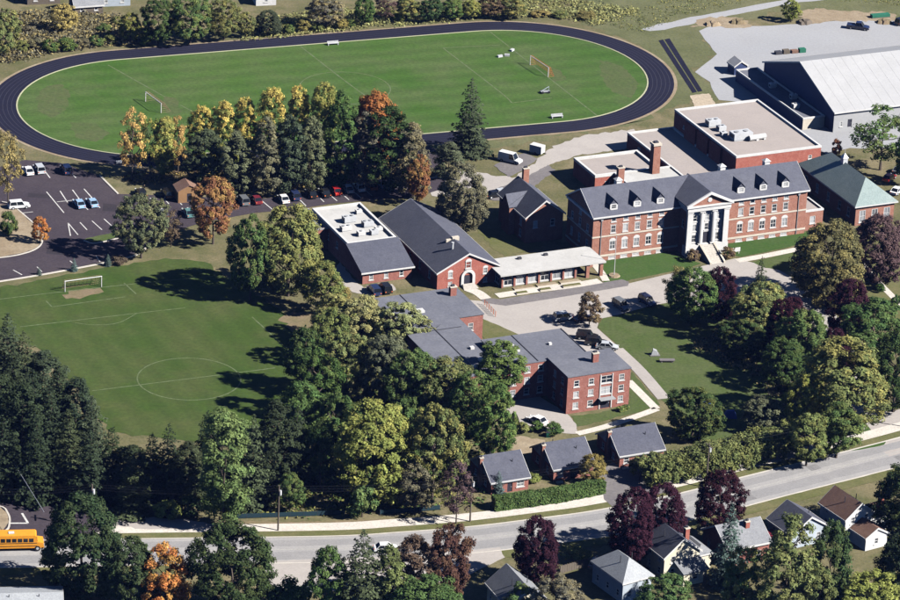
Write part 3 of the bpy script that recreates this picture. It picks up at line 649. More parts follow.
for x in bw:
    n = 10; r = .8; m = MB(); zt = ZE - 0.2
    for i in range(n):
        a0, a1 = math.pi * i / n, math.pi * (i + 1) / n
        m.poly([(x + r * math.cos(a0), PV + .3, zt - 1.2 + r * math.sin(a0)), (x + r * math.cos(a1), PV + .3, zt - 1.2 + r * math.sin(a1)), (x + r * math.cos(a1), PV + .3, zt), (x + r * math.cos(a0), PV + .3, zt)])
    m.obj('arch_head', 'white', B)
m = MB(); m.box(PU0 - .25, PU1 + .25, PV - .25, 0.3, ZE - 0.197, ZE + 0.75); m.box(PU0 - .5, PU1 + .5, PV - .5, 0.3, ZE + 0.75, ZE + 1.05); m.obj('entablature', 'white', B)
zp, za = ZE + 1.05, 14.0
yb = 7.0
m = MB()
m.slab([(PU0 - .6, PV - .5, zp + .25), (pc, PV - .5, za + .25), (pc, yb, za + .25), (PU0 - .6, 1.6, zp + .25)], 0.18); m.slab([(pc, PV - .5, za + .25), (PU1 + .6, PV - .5, zp + .25), (PU1 + .6, 1.6, zp + .25), (pc, yb, za + .25)], 0.18)
pr = m.obj('portico_roof', 'slate', B)
tri(B, [(PU0, PV, zp), (PU1, PV, zp), (pc, PV, za)], 'brick', 'pediment')
m = MB()
for s in (-1, 1):
    e = (pc + s * (PU1 - pc + .65), zp + .28); t = (pc, za + .3)
    for y0_, y1_ in ((PV - .58, PV - .2),):
        m.hull8([(e[0], y0_, e[1] - .55), (t[0], y0_, t[1] - .55), (t[0], y1_, t[1] - .55), (e[0], y1_, e[1] - .55)], [(e[0], y0_, e[1]), (t[0], y0_, t[1]), (t[0], y1_, t[1]), (e[0], y1_, e[1])])
m.obj('raking_cornice', 'white', pr)
MB().tube((pc, PV - .1, zp + 1.05), (pc, PV - .01, zp + 1.05), 0.5, None, 16).obj('oculus', 'white', pr)
m = MB()
for i in range(12):
    m.box(pc - 1.45, pc + 1.45, PV - .15 - 0.42 * (i + 1), PV - .15 - 0.42 * i + .3, 0.0, 2.3 * (1 - (i + .5) / 12.5))
m.obj('steps', 'walk', B)
for s in (-1, 1): MB().hull8([(pc + s * 1.6 - .2, PV - 5.4, 0), (pc + s * 1.6 + .2, PV - 5.4, 0), (pc + s * 1.6 + .2, PV - .15, 0), (pc + s * 1.6 - .2, PV - .15, 0)], [(pc + s * 1.6 - .2, PV - 5.4, .5), (pc + s * 1.6 + .2, PV - 5.4, .5), (pc + s * 1.6 + .2, PV - .15, 2.6), (pc + s * 1.6 - .2, PV - .15, 2.5)]).obj('stair_wall', 'stone', B)
chimney(B, 11.2, 11.0, 10, 15.6, 1.4, 1.0, 'brick')
for x, y in ((8.6, 6.8), (33.0, 7.0), (43.5, 6.8)):
    MB().box(x - .6, x + .6, y - .6, y + .6, ZR - .5, ZR + .9, 0).hull8([(x - .8, y - .8, ZR + .9), (x + .8, y - .8, ZR + .9), (x + .8, y + .8, ZR + .9), (x - .8, y + .8, ZR + .9)], [(x - .1, y - .1, ZR + 1.4), (x + .1, y - .1, ZR + 1.4), (x + .1, y + .1, ZR + 1.4), (x - .1, y + .1, ZR + 1.4)], 0).obj('roof_vent', ['white'], rf)
wall(B, (L_ + .01, 1.2), (L_ + 5, 1.2), 0, 4.6, 'brick', [(2.5, 1.5, 1.3, 1.7, 'plain')]); wall(B, (L_ + 5, 1.2), (L_ + 5, 8), 0, 4.6, 'brick'); wall(B, (L_ + 5, 8), (L_ + .01, 8), 0, 4.6, 'brick')
flat_roof(B, L_ + .05, L_ + 5, 1.2, 8, 4.6, 'beige')

# ---------------------------------------------------------------- old wing behind, in the main building's shade
R = thing('brick_wing', 'shaded old brick wing with steep slate gables behind the main block', 'building', C(-9.0, 13.4), TH)
four_walls(R, 0, 8.6, 0, 13.5, 0, 6.0, 'brick', [(2.2, 3.3, 1, 1.6, 'plain'), (6.2, 3.3, 1, 1.6, 'plain')], [], [], [(3, 3.3, 1, 1.6, 'plain'), (7, 3.3, 1, 1.6, 'plain'), (11, 3.3, 1, 1.6, 'plain'), (3, .8, 1, 1.6, 'plain'), (7, .8, 1, 1.6, 'plain'), (11, .8, 1, 1.6, 'plain')])
r1 = gable_roof(R, 0, 8.6, 0, 13.5, 6.0, 9.2, 'slate', 'y', 0.4, 0.4)
r2 = MB().slab([(-1.6, 5.4, 6.6), (4.3, 7.2, 8.9), (4.3, 7.2, 8.9), (-1.6, 9.0, 6.6)][:3], .1).slab([(-1.6, 5.2, 6.3), (-1.6, 7.2, 8.6), (4.0, 7.2, 8.8), (1.2, 5.2, 6.3)], .12).slab([(-1.6, 9.2, 6.3), (1.2, 9.2, 6.3), (4.0, 7.2, 8.8), (-1.6, 7.2, 8.6)], .12).obj('roof', 'slate', R)
MB().poly([(-1.4, 9.0, 0), (-1.4, 5.4, 0), (-1.4, 5.4, 6.3), (-1.4, 7.2, 8.3), (-1.4, 9.0, 6.3)]).poly([(-1.4, 5.4, 0), (0, 5.4, 0), (0, 5.4, 6.3), (-1.4, 5.4, 6.3)]).obj('gable', 'brick', R)
chimney(R, 5.5, 12.8, 5.5, 11.4, 1.3, .9)
# ---------------------------------------------------------------- gym and the low flat blocks behind the main building
Gm = thing('gymnasium', 'tall red brick gymnasium with flat beige roof behind the main building', 'building', C(47.2, 26.5), TH)
GW, GD, GZ = 21.0, 29.9, 7.8
four_walls(Gm, 0, GW, 0, GD, 0, GZ, 'brick2', [(GW - 2.6, 5.1, .9, .9, 'plain')], [], [], [(5, 5.0, 1, .8, 'plain')])
flat_roof(Gm, 0, GW, 0, GD, GZ, 'beige', 0.42, 0.4)
for y in (6.5, 12.5, 18.5): MB().box(-.55, -.003, y, y + 5.2, 0, GZ - .45).obj('wall_panel', 'brick2', Gm)
Dn = thing('flat_brick_block', 'low brick block with beige flat roof left of the gymnasium', 'building', C(35.6, 28.0), TH)
four_walls(Dn, 0, 11.5, 0, 28.2, 0, 3.7, 'brick2', [], [], [], [(6, 1.2, 1.2, 1.2, 'plain'), (14, 1.2, 1.2, 1.2, 'plain')])
flat_roof(Dn, 0, 11.5, 0, 28.2, 3.7, 'beige', 0.4, 0.4)
En = thing('flat_brick_block', 'low brick block with white parapet nearest the brick chimney', 'building', C(17.0, 34.0), TH)
four_walls(En, 0, 15.4, 0, 10.9, 0, 4.0, 'brick2', [(3, 1.2, 1.2, 1.4, 'plain')])
flat_roof(En, 0, 15.4, 0, 10.9, 4.0, 'beige', 0.55, 0.5)
Ev = thing('flat_brick_block', 'small lower white roofed block between chimney and main roof', 'building', C(21.5, 23.8), TH)
four_walls(Ev, 0, 13.8, 0, 10.0, 0, 4.4, 'brick2', [(11, 2.0, 1.6, 1.4, 'plain')]); flat_roof(Ev, 0, 13.8, 0, 10.0, 4.4, 'whiteroof', 0.3, 0.4)
ch = thing('brick_chimney_stack', 'tall square brick chimney stack behind the main roof', 'chimney', C(30.2, 32.0), TH)
MB().hull8([(-.95, -.95, 0), (.95, -.95, 0), (.95, .95, 0), (-.95, .95, 0)], [(-.8, -.8, 10.6), (.8, -.8, 10.6), (.8, .8, 10.6), (-.8, .8, 10.6)]).obj('shaft', 'brick', ch)
MB().box(-1, 1, -1, 1, 10.6, 11.1).obj('cap', 'stone', ch)
MB().box(-.45, .45, -.45, .45, 11.1, 11.4).obj('flue', 'darkgrey', ch)
for i, (u, v, w, d, h, l) in enumerate(((51.2, 45.5, 3.0, 2.0, 1.5, 'white rooftop unit at the back of the gym roof'), (51.6, 42.3, 1.8, 1.6, 1.2, 'small square rooftop unit between the larger gym units'),
                                       (53.5, 36.5, 4.6, 2.6, 1.7, 'largest white rooftop unit near the gym front edge'), (50.6, 39.2, 1.4, 1.2, 1.0, 'smallest rooftop unit at the gym left parapet'))):
    hvac('rooftop_unit', l, u, v, GZ - .3, w, d, h, 'galv', 'units on the gym roof')
duct = thing('roof_duct', 'white domed duct on the gym roof beside the largest unit', 'duct', C(56.5, 34.6, GZ - .3), TH)
MB().tube((-2, 0, .7), (2.2, .3, .7), .6, .6, 10).box(-.3, .3, -.4, .4, 0, .6).box(1.6, 2.1, -.3, .5, 0, .5).obj('pipe', 'white', duct)

# ---------------------------------------------------------------- arena
A_ = thing('arena', 'large arena with pale metal gable roof and dark blue end wall', 'building', C(85.0, 50.5), TH)
AL, AD, AZE, AZR = 62.0, 34.0, 5.0, 11.0
wall(A_, (0, 0), (AL, 0), 0, AZE, 'metalroof', [(2.0, 1.2, 0.7, 1.3, 'plain'), (4.2, 0.9, 1.1, 1.9, 'door')]); wall(A_, (AL, 0), (AL, AD), 0, AZE, 'metalroof'); wall(A_, (AL, AD), (0, AD), 0, AZE, 'metalroof'); wall(A_, (0, AD), (0, 0), 0, AZE, 'navyside')
ar = gable_roof(A_, 0, AL, 0, AD, AZE, AZR, 'metalroof', 'x', 0.5, 0.3, 0.2, 'navyside', True, 'white')
for k in range(1, 24):
    x = k * 2.6; ym = AD / 2; kk = (AZR - AZE) / ym
    MB().hull8([(x - .04, -.5, AZE + .2 - kk * .5), (x + .04, -.5, AZE + .2 - kk * .5), (x + .04, ym, AZR + .2), (x - .04, ym, AZR + .2)], [(x - .03, -.5, AZE + .22 - kk * .5), (x + .03, -.5, AZE + .22 - kk * .5), (x + .03, ym, AZR + .22), (x - .03, ym, AZR + .22)]).obj('seam', 'metalroof', ar)
N_ = thing('arena_annex', 'low blue changing block with grey flat roof against the arena end', 'building', C(79.0, 54.0), TH)
four_walls(N_, 0, 5.6, 0, 33, 0, 2.9, 'navyside', [(2.8, 0.02, 1.2, 2.1, 'door')]); flat_roof(N_, 0, 5.6, 0, 33, 2.9, 'flatgrey', 0.35, 0.25)
wall(N_, (0, -0.02), (5.6, -0.02), 0, 2.5, 'stone')
for i, (u, v, l) in enumerate(((82.0, 74.5, 'pale roof unit at the far part of the arena annex'), (83.2, 66.5, 'pale roof unit midway along the arena annex'), (80.8, 61.0, 'roof unit nearest the street on the arena annex'))): hvac('rooftop_unit', l, u, v, 2.6, 1.6, 1.2, 1.1, 'white', 'units on the arena annex')
S_ = thing('storage_shed', 'small dark shed at the far corner of the arena annex', 'shed', C(80.5, 90.5), TH)
four_walls(S_, 0, 3.4, 0, 3.4, 0, 2.2, 'navyside'); gable_roof(S_, 0, 3.4, 0, 3.4, 2.2, 3.3, 'metalroof', 'y', .2, .15, .08, 'navyside')

# ---------------------------------------------------------------- green roofed hall
H_ = thing('brick_hall', 'brick hall with hipped green-grey roof and cupola right of the main building', 'building', C(62.6, 0.2), TH)
HW, HD = 9.4, 25.0
fr = [(1.6, .9, 1.3, 2.4, 'plain'), (4.7, .9, 1.3, 2.4, 'plain'), (7.8, .9, 1.3, 2.4, 'plain')]
four_walls(H_, 0, HW, 0, HD, 0, 4.6, 'brick', [(1.7, .7, 1.5, 2.7, 'plain'), (4.7, .7, 1.5, 2.7, 'plain'), (7.7, .7, 1.5, 2.7, 'plain')], [(x, 1.2, 1.2, 2, 'plain') for x in (3, 8, 13, 18, 22)], [], [(x, 1.2, 1.2, 2, 'plain') for x in (3, 8, 13, 18, 22)])
hr = hip_roof(H_, 0, HW, 0, HD, 4.7, 8.8, 5.6, 'greenroof', 0.6)
cx, cy = HW / 2, 14.5
cu = MB(); cu.box(cx - .55, cx + .55, cy - .55, cy + .55, 8.0, 9.7); cu.hull8([(cx - .7, cy - .7, 9.7), (cx + .7, cy - .7, 9.7), (cx + .7, cy + .7, 9.7), (cx - .7, cy + .7, 9.7)], [(cx - .08, cy - .08, 10.7), (cx + .08, cy - .08, 10.7), (cx + .08, cy + .08, 10.7), (cx - .08, cy + .08, 10.7)]); cu.tube((cx, cy, 10.6), (cx, cy, 11.6), .05); cu.obj('cupola', 'galv', H_)

# ---------------------------------------------------------------- chapel
K_ = thing('chapel', 'red brick chapel with long dark gable roof and arched white doorway', 'building', C(-36.2, -3.0), TH)
KW, KD, KE, KR = 13.6, 30.0, 3.7, 7.1; km = KW / 2
ko = [(km, 0.05, 1.7, 2.3, 'door'), (2.9, 2.2, 1.0, 1.3, 'arch'), (KW - 2.9, 2.2, 1.0, 1.3, 'arch'), (2.9, 0.35, 0.9, 1.0, 'plain'), (KW - 2.9, 0.35, .9, 1.0, 'plain')]
four_walls(K_, 0, KW, 0, KD, 0, KE, 'brick2', ko, [(x, 1.0, 1, 1.7, 'plain') for x in (4, 9, 14, 19, 24)], [], [(x, 1.0, 1, 1.7, 'plain') for x in (6, 11, 16, 21, 26)])
kr = gable_roof(K_, 0, KW, 0, KD, KE, KR, 'shingle', 'y', .35, .35, .15, 'brick2')
add_window(K_, (km, -0.06, 3.9), 0, 1.25, 1.5, 'arch')
n = 12; m = MB()
for r0_, r1_ in ((.95, 1.55),):
    for i in range(n):
        a0, a1 = math.pi * i / n, math.pi * (i + 1) / n
        q = lambda r, a, y: (km + r * math.cos(a), y, 2.1 + r * math.sin(a))
        m.hull8([q(r0_, a0, -.02), q(r0_, a1, -.02), q(r1_, a1, -.02), q(r1_, a0, -.02)], [q(r0_, a0, -.3), q(r0_, a1, -.3), q(r1_, a1, -.3), q(r1_, a0, -.3)])
m.box(km - 1.55, km - .95, -.3, -.02, 0, 2.1); m.box(km + .95, km + 1.55, -.3, -.02, 0, 2.1); m.obj('door_surround', 'white', K_)
m = MB()
for i in range(4): m.box(km - 1.6 + .1 * i, km + 1.6 - .1 * i, -2.0 + .4 * i, -.31, .15 * i, .15 * i + .15)
m.obj('steps', 'walk', K_)
kk = (KR - KE) / km
MB().tube((km - 1.6, 4.6, KR - .8), (km - 1.6, 4.6, KR + .7), .22, .22, 8).tube((km - 1.6, 4.6, KR + .7), (km - 1.6, 4.6, KR + .85), .3, .3, 8).obj('roof_vent', 'galv', kr)
MB().box(km - .3, km + 1.2, 7.6, 8.3, KR - .4, KR + .5).box(km - 1.6, km - .3, 7.8, 8.1, KR - .5, KR + .15).obj('roof_bracket', 'stone', kr)

# ---------------------------------------------------------------- left flat roofed block with sloped front
X_ = thing('brick_block', 'brick block with white flat roof full of vents and dark sloped front', 'building', C(-49.6, 4.2), TH)
XW = 10.8
wall(X_, (0, 28), (0, 8.4), 0, 5.5, 'brick3', [(x, 2.4, 1.0, 1.4, 'plain') for x in (4, 9, 14)]); wall(X_, (XW, 8.4), (XW, 28), 0, 5.5, 'brick3'); wall(X_, (XW, 28), (0, 28), 0, 5.5, 'brick3')
wall(X_, (0, 8.4), (XW, 8.4), 2.5, 5.5, 'brick3')
flat_roof(X_, 0, XW, 8.4, 28, 5.5, 'whiteroof', .55, .45)
wall(X_, (0, 0), (XW, 0), 0, 2.7, 'brick3', [(1.9, .75, .9, 1.2, 'plain'), (5.2, .75, .9, 1.2, 'plain'), (8.6, .75, .9, 1.2, 'plain')])
for x, s in ((0, 1), (XW, -1)):
    P_ = [(x, 8.4, 0), (x, 0, 0), (x, 0, 2.7), (x, 8.4, 5.2)]; MB().poly(P_ if s > 0 else P_[::-1]).obj('wall', 'brick3', X_)
sr = MB().slab([(-.45, -.5, 2.72), (XW + .45, -.5, 2.72), (XW + .45, 8.35, 5.72), (-.45, 8.35, 5.72)], .16).obj('sloped_roof', 'shingle', X_)
MB().box(-.5, XW + .5, -.58, -.503, 2.4, 2.74).obj('fascia', 'white', sr)
wall(X_, (-2.6, 30), (-2.6, 19), 0, 5.0, 'brick3'); wall(X_, (-2.6, 19), (-.01, 19), 0, 5.0, 'brick3'); wall(X_, (-.01, 30), (-2.6, 30), 0, 5.0, 'brick3'); flat_roof(X_, -2.6, -.06, 19, 30, 5.0, 'flatgrey', .25, .25, 'grey')
for i, (du, dv, w, d, h, l) in enumerate(((2.6, 15.8, 2.2, 1.5, 1.1, 'square roof unit nearest the left parapet of the white roof'), (5.0, 20.0, 2.6, 1.8, 1.3, 'large roof unit in the middle of the white roof'),
                                         (4.6, 12.4, 1.6, 1.3, 1.0, 'front left roof unit on the white roof'), (7.4, 12.2, 1.6, 1.3, 1.0, 'front middle roof unit on the white roof'), (9.0, 13.6, 1.5, 1.2, .9, 'front right roof unit on the white roof'),
                                         (7.8, 16.6, 2.2, 1.6, 1.2, 'roof unit on the right half of the white roof'), (8.6, 23.5, 1.3, 1.1, .9, 'small roof unit at the back of the white roof'))):
    hvac('rooftop_unit', l, -49.6 + du, 4.2 + dv, 5.2, w, d, h, 'galv' if i % 2 else 'white', 'units on the white flat roof')

# ---------------------------------------------------------------- glazed link with white roof
K2 = thing('glazed_link', 'single storey glazed link with white flat roof and brick porch columns', 'building', C(-23.4, -6.6), TH)
LW, LD = 22.6, 7.2
wall(K2, (0, LD), (0, 0), 0, 3.0, 'darkgrey', [(1.8, .4, 2.2, 2.2, 'plain'), (5, .4, 2.2, 2.2, 'plain')]); wall(K2, (LW - 5.5, LD), (0, LD), 0, 3.0, 'brick3'); wall(K2, (LW - 5.5, 0.4), (LW - 5.5, LD), 0, 3.0, 'brick3', [(3, .05, 1.2, 2.2, 'door')])
lo = [(1.6 + 2.75 * i, .35, 1.9, 2.25, 'plain') for i in range(6)]
wall(K2, (0, 0.4), (LW - 5.5, 0.4), 0, 3.0, 'stone', lo)
for i in range(7): MB().box(.0 + 2.75 * i + .02, .42 + 2.75 * i, .12, .397, 0, 3.0).obj('pier', 'brick3', K2)
MB().box(-.7, LW + .5, -.9, LD + .4, 3.0, 3.32).obj('roof', 'whiteroof', K2)
for x, y in ((LW - 3.4, -.2), (LW - .3, -.2), (LW - .3, 4.5)): MB().box(x - .35, x + .35, y - .35, y + .35, 0, 2.997).obj('column', 'brick', K2)
for x, y in ((6.5, 5.8), (12.5, 5.9)): MB().box(x - .4, x + .4, y - .3, y + .3, 3.32, 3.75).obj('roof_vent', 'darkgrey', K2)
for k, (u, w) in enumerate(((-20.5, 2.6), (-15.2, 2.6), (-9.2, 4.2))):
    t = thing('planter', ('leftmost', 'middle', 'rightmost')[k] + ' low tan planting bed before the glazed link', 'planter', C(u, -10.2 + k * .1, 0), TH, 'planting beds')
    MB().box(-w / 2, w / 2, -.55, .55, 0, .3).obj('bed', 'stone', t); MB().box(-w / 2 + .15, w / 2 - .15, -.4, .4, .3, .42).obj('soil', 'verge', t)
for k in range(3):
    t = thing('planter', ('first', 'second', 'third')[k] + ' planting strip from the left along the glazed wall', 'planter', C(-19.0 + 5.2 * k, -7.8), TH, 'planting strips')
    MB().box(-2.2, 2.2, -.6, .6, 0, .2).obj('soil', 'dirt', t); MB().box(-2.3, 2.3, -.72, -.6, 0, .26).obj('edging', 'stone', t)

# ---------------------------------------------------------------- dormitory
Q = thing('dormitory', 'three storey brick dormitory with grey flat roofs in an angled plan', 'building', C(-36.2, -64.8), TH)
za, zb, zc = 7.7, 7.4, 6.4
rows = (0.9, 3.2, 5.5)
ao = [(x, z, 1.15, 1.35, 'plain') for x in (1.9, 5.0, 11.4) for z in rows] + [(8.2, z, 2.3, 1.6, 'plain') for z in (3.1, 5.4)] + [(8.2, .1, 2.0, 2.1, 'door')]
lw = [(x, z, 1.1, 1.35, 'plain') for x in (2.2, 5.2) for z in rows]
wall(Q, (0, 0), (13.2, 0), 0, za, 'brick3', ao); wall(Q, (0, 8.8), (0, 0), 0, za, 'brick3', [(x, z, 1.1, 1.35, 'plain') for x in (3.2, 6.6) for z in rows]); wall(Q, (13.2, 0), (13.2, 9.2), 0, za, 'brick3', [(x, z, 1.1, 1.35, 'plain') for x in (2.5, 6.2) for z in rows]); wall(Q, (13.2, 9.2), (8.5, 9.2), 0, za, 'brick3')
MB().box(-.12, 13.32, -.12, 9.25, za, za + .22).obj('roof', 'flatgrey', Q)
MB().box(6.85, 7.03, -.12, -.003, 0.1, 7.3).box(9.37, 9.55, -.12, -.003, 0.1, 7.3).obj('stair_bay_frame', 'white', Q)
MB().box(6.6, 9.8, -1.3, -.003, 2.3, 2.45).obj('door_canopy', 'grey', Q)
# wing running left from the block
wall(Q, (-8.6, 8.8), (-.01, 8.8), 0, zb, 'brick3', [(x, z, 1.15, 1.35, 'plain') for x in (1.4, 4.3, 7.1) for z in rows]); wall(Q, (8.4, 9.0), (8.4, 21.2), 0, zb, 'brick3', [(x, z, 1.1, 1.35, 'plain') for x in (3, 6, 9) for z in rows]); wall(Q, (8.4, 21.2), (-8.0, 21.2), 0, zb, 'brick3', [(x, z, 1.1, 1.35, 'plain') for x in (2.5, 6, 9.5, 13) for z in rows])
MB().box(-8.6, 8.52, 8.7, 21.32, zb, zb + .2).obj('roof', 'flatgrey', Q)
# long wing running back
x0, x1 = -20.2, -7.6
wall(Q, (x0, 48), (x0, 8.8), 0, zc, 'brick3', [(x, z, 1.1, 1.3, 'plain') for x in range(3, 38, 4) for z in (.9, 3.1)]); wall(Q, (x0, 8.8), (-8.61, 8.8), 0, zc, 'brick3'); wall(Q, (x1, 21.2), (x1, 35.2), 0, zc, 'brick3', [(x, z, 1.1, 1.3, 'plain') for x in (3, 7, 11) for z in (.9, 3.1)]); wall(Q, (x1, 48), (x0, 48), 0, zc, 'brick3')
MB().box(x0 - .12, -8.75, 8.7, 48.1, zc, zc + .2).box(-8.75, x1 + .1, 21.45, 48.1, zc, zc + .2).obj('roof', 'flatgrey', Q)
# stub to the forecourt
wall(Q, (x1 + .01, 35.2), (-1.8, 35.2), 0, zc - .3, 'brick3', [(3.2, 3.0, 1.1, 1.6, 'plain'), (3.2, .8, 1.1, 1.6, 'plain')]); wall(Q, (-1.8, 35.2), (-1.8, 48.6), 0, zc - .3, 'brick3'); wall(Q, (-1.8, 48.6), (x1, 48.6), 0, zc - .3, 'brick3')
MB().box(x1 + .12, -1.65, 35.05, 48.7, zc - .3, zc - .08).obj('roof', 'flatgrey', Q)
chimney(Q, 7.8, 4.6, za + .2, za + 2.0, 1.2, .9, 'brick3'); chimney(Q, -4.0, 45.3, zc - .1, zc + 1.7, 1.3, 1.0, 'brick3')
for i, (x, y, z, w) in enumerate(((-4.5, 16.8, zb + .2, 1.3), (-4.0, 14.2, zb + .2, .7), (-13.6, 39.2, zc + .2, 1.4), (-11.0, 20.0, zc + .2, .8), (-11.2, 14.2, zc + .2, 1.6), (-14.0, 12.0, zc + .2, 1.0), (3.2, 15.0, zb + .2, .6))):
    MB().box(x - w / 2, x + w / 2, y - w / 2, y + w / 2, z, z + .45, 0).obj('roof_hatch', 'white', Q)
for (xa, xb, ya, yb_, z) in ((-2.2, -2.05, 8.8, 21.2, zb + .2), (-14.3, -14.15, 8.8, 48, zc + .2), (x1 + .12, x1 + .3, 35.1, 48.6, zc - .08), (-20.2, -8.8, 30, 30.15, zc + .2), (8.3, 8.5, 9.2, 21.2, zb + .2)):
    MB().box(xa, xb, ya, yb_, z, z + .1).obj('roof_seam', 'darkgrey', Q)

# ---------------------------------------------------------------- three cottages
def cottage(u, v, w, label, d=9.6):
    t = thing('brick_cottage', label, 'cottage', C(u, v), TH, 'brick cottages')
    ze, zr = 2.6, 5.6
    four_walls(t, 0, w, 0, d, 0, ze, 'brick3', [(1.4, .8, 1.1, 1.2, 'plain'), (w / 2, .05, 1.0, 2.0, 'door'), (w - 1.6, .8, 1.5, 1.2, 'plain')], [(3, .8, 1, 1.2, 'plain'), (6.5, .8, 1, 1.2, 'plain')], [(w / 2, .8, 1, 1.2, 'plain')], [(2.6, .8, 1.0, 1.2, 'plain'), (7.0, .8, 1.0, 1.2, 'plain')])
    gable_roof(t, 0, w, 0, d, ze, zr, 'shingle', 'x', .35, .3, .14, 'blueside')
    chimney(t, -.42, d * .42, 0, 5.7, .62, .7, 'brick')
    add_window(t, (-.05, d * .66, 3.2), -math.pi / 2, .8, 1.0)
    MB().box(.3, 1.6, -1.0, -.4, 0, .25).obj('step', 'stone', t)
    for x_, y_ in ((w * .3, d * .62), (w * .72, d * .3)): MB().tube((x_, y_, ze), (x_, y_, ze + (zr - ze) * (1 - abs(y_ - d / 2) / (d / 2)) + .75), .09).obj('vent_pipe', 'darkgrey', t)
    MB().tube((-.3, -.42, ze - .2), (w + .3, -.42, ze - .2), .08).obj('gutter', 'grey', t)
    return t
cottage(-63.6, -91.2, 7.4, 'brick cottage nearest the trees, small conifer at its corner')
cottage(-50.6, -90.0, 8.0, 'middle brick cottage with a golden shrub at its corner')
cottage(-36.6, -88.8, 9.0, 'right hand brick cottage beside the shaded drive')

# ---------------------------------------------------------------- houses along the near side of the street
def house(name, label, px, z0px, rz, w, d, ze, zr, wallm, roofm, axis='x', hip=0.0, extra=None, ch=None, gm=None):
    p = G(*px); a = math.radians(rz); t = thing(name, label, 'house', (p[0] - math.cos(a) * w / 2 + math.sin(a) * d / 2, p[1] - math.sin(a) * w / 2 - math.cos(a) * d / 2, 0), a)
    nx = max(1, int(w / 3)); ny = max(1, int(d / 3)); st = [.9] if ze < 4.4 else [.9, 3.3]
    fo = [((i + .5) * w / nx, z, .9, 1.3, 'plain') for i in range(nx) for z in st]; so_ = [((i + .5) * d / ny, z, .9, 1.3, 'plain') for i in range(ny) for z in st]
    four_walls(t, 0, w, 0, d, 0, ze, wallm, fo, so_, fo, so_)
    if hip: hip_roof(t, 0, w, 0, d, ze + .1, zr, hip, roofm, .4, axis)
    else: gable_roof(t, 0, w, 0, d, ze, zr, roofm, axis, .4, .3, .14, gm or wallm)
    if ch: chimney(t, ch[0], ch[1], ch[2], ch[3], .8, .8, 'brick2')
    if extra: extra(t)
    for f_ in (.3, .7): MB().tube((w * f_, d * .4, ze), (w * f_, d * .4, zr + .35), .08).obj('vent_pipe', 'darkgrey', t)
    return t

def ext5(t):
    wall(t, (6.2, .6), (10.6, .6), 0, 3.0, 'white', [(2, .9, .9, 1.2, 'plain')]); wall(t, (10.6, .6), (10.6, 5.2), 0, 3.0, 'white'); wall(t, (10.6, 5.2), (6.2, 5.2), 0, 3.0, 'white')
    gable_roof(t, 6.25, 10.6, .6, 5.2, 3.0, 4.5, 'brownroof', 'x', .3, .2, .12, 'white')
    wall(t, (1.2, -4.6), (6.0, -4.6), 0, 2.6, 'white', [(2.4, .9, .9, 1.2, 'plain')]); wall(t, (6.0, -4.6), (6.0, -.01), 0, 2.6, 'white'); wall(t, (1.2, -.01), (1.2, -4.6), 0, 2.6, 'white')
    gable_roof(t, 1.2, 6.0, -4.6, -.3, 2.6, 4.0, 'brownroof', 'y', .3, .2, .12, 'white')
house('white_house', 'white two storey house with brown roof and red chimney by the street', (845, 530), 0, 33, 6.2, 7.4, 4.6, 7.0, 'white', 'brownroof', 'y', 0, ext5, (8.4, .9, 2.4, 6.6))
house('dark_roofed_house', 'low house with dark roof just left of the white house', (797, 537), 0, 32, 8.0, 7.0, 3.0, 5.6, 'blueside', 'shingle', 'y')
house('grey_roofed_house', 'house with a broad grey gable roof behind the blue-green spruce', (735, 553), 0, 28, 8.6, 8.4, 3.6, 6.2, 'brick3', 'greyroof', 'x', 0, None, (5.5, 3, 4.5, 6.6))
def ext2(t):
    wall(t, (7.2, 1), (10.4, 1), 0, 3, 'cream', [(1.6, .9, .9, 1.2, 'plain')]); wall(t, (10.4, 1), (10.4, 7), 0, 3, 'cream'); wall(t, (10.4, 7), (7.2, 7), 0, 3, 'cream')
    hip_roof(t, 7.25, 10.4, 1, 7, 3.1, 4.4, 1.4, 'greyroof', .3); 
    wall(t, (2.2, -3), (7, -3), 0, 2.6, 'cream', [(2.4, .9, 1.2, 1.2, 'plain')]); wall(t, (7, -3), (7, -.01), 0, 2.6, 'cream'); wall(t, (2.2, -.01), (2.2, -3), 0, 2.6, 'cream')
    MB().slab([(1.9, -3.4, 2.6), (7.3, -3.4, 2.6), (7.3, -.02, 3.6), (1.9, -.02, 3.6)], .12).obj('porch_roof', 'greyroof', t)
house('cream_house', 'cream two storey house with dark gable roof and white chimney', (666, 566), 0, 30, 7.2, 9.6, 4.8, 7.6, 'cream', 'shingle', 'y', 0, ext2, (5.9, 2.6, 4.5, 8.0))
house('pale_roofed_house', 'house with pale grey hipped roof left of the cream house', (621, 589), 0, 34, 6.0, 9.0, 4.0, 6.9, 'blueside', 'paleroof', 'y', 3.2)
house('gabled_house', 'small dark gabled house half hidden by shrubs below the street', (516, 609), 0, 24, 7.0, 9.0, 3.4, 6.2, 'cream', 'greyroof', 'y')
house('flat_grey_house', 'house with pale grey roof at the lower left corner', (24, 618), 0, 8, 12.5, 9.0, 3.2, 4.6, 'cream', 'paleroof', 'x')
house('far_grey_house', 'distant grey roofed house at the top left beyond the meadow', (86, 10), 0, 20, 7.0, 6.0, 2.4, 5.0, 'wood', 'greyroof', 'x')
house('far_white_house', 'tiny distant white house at the top edge', (264, 2), 0, 15, 5.0, 5.0, 2.8, 4.4, 'white', 'brownroof', 'y')
house('far_dark_house', 'distant house with a dark roof at the top left corner', (42, 0), 0, 15, 8.0, 6.0, 2.6, 5.0, 'wood', 'shingle', 'x')
house('far_green_house', 'distant house with a green-grey roof behind the top left trees', (112, 2), 0, 15, 8.0, 6.0, 3.0, 5.0, 'blueside', 'greenroof', 'x')

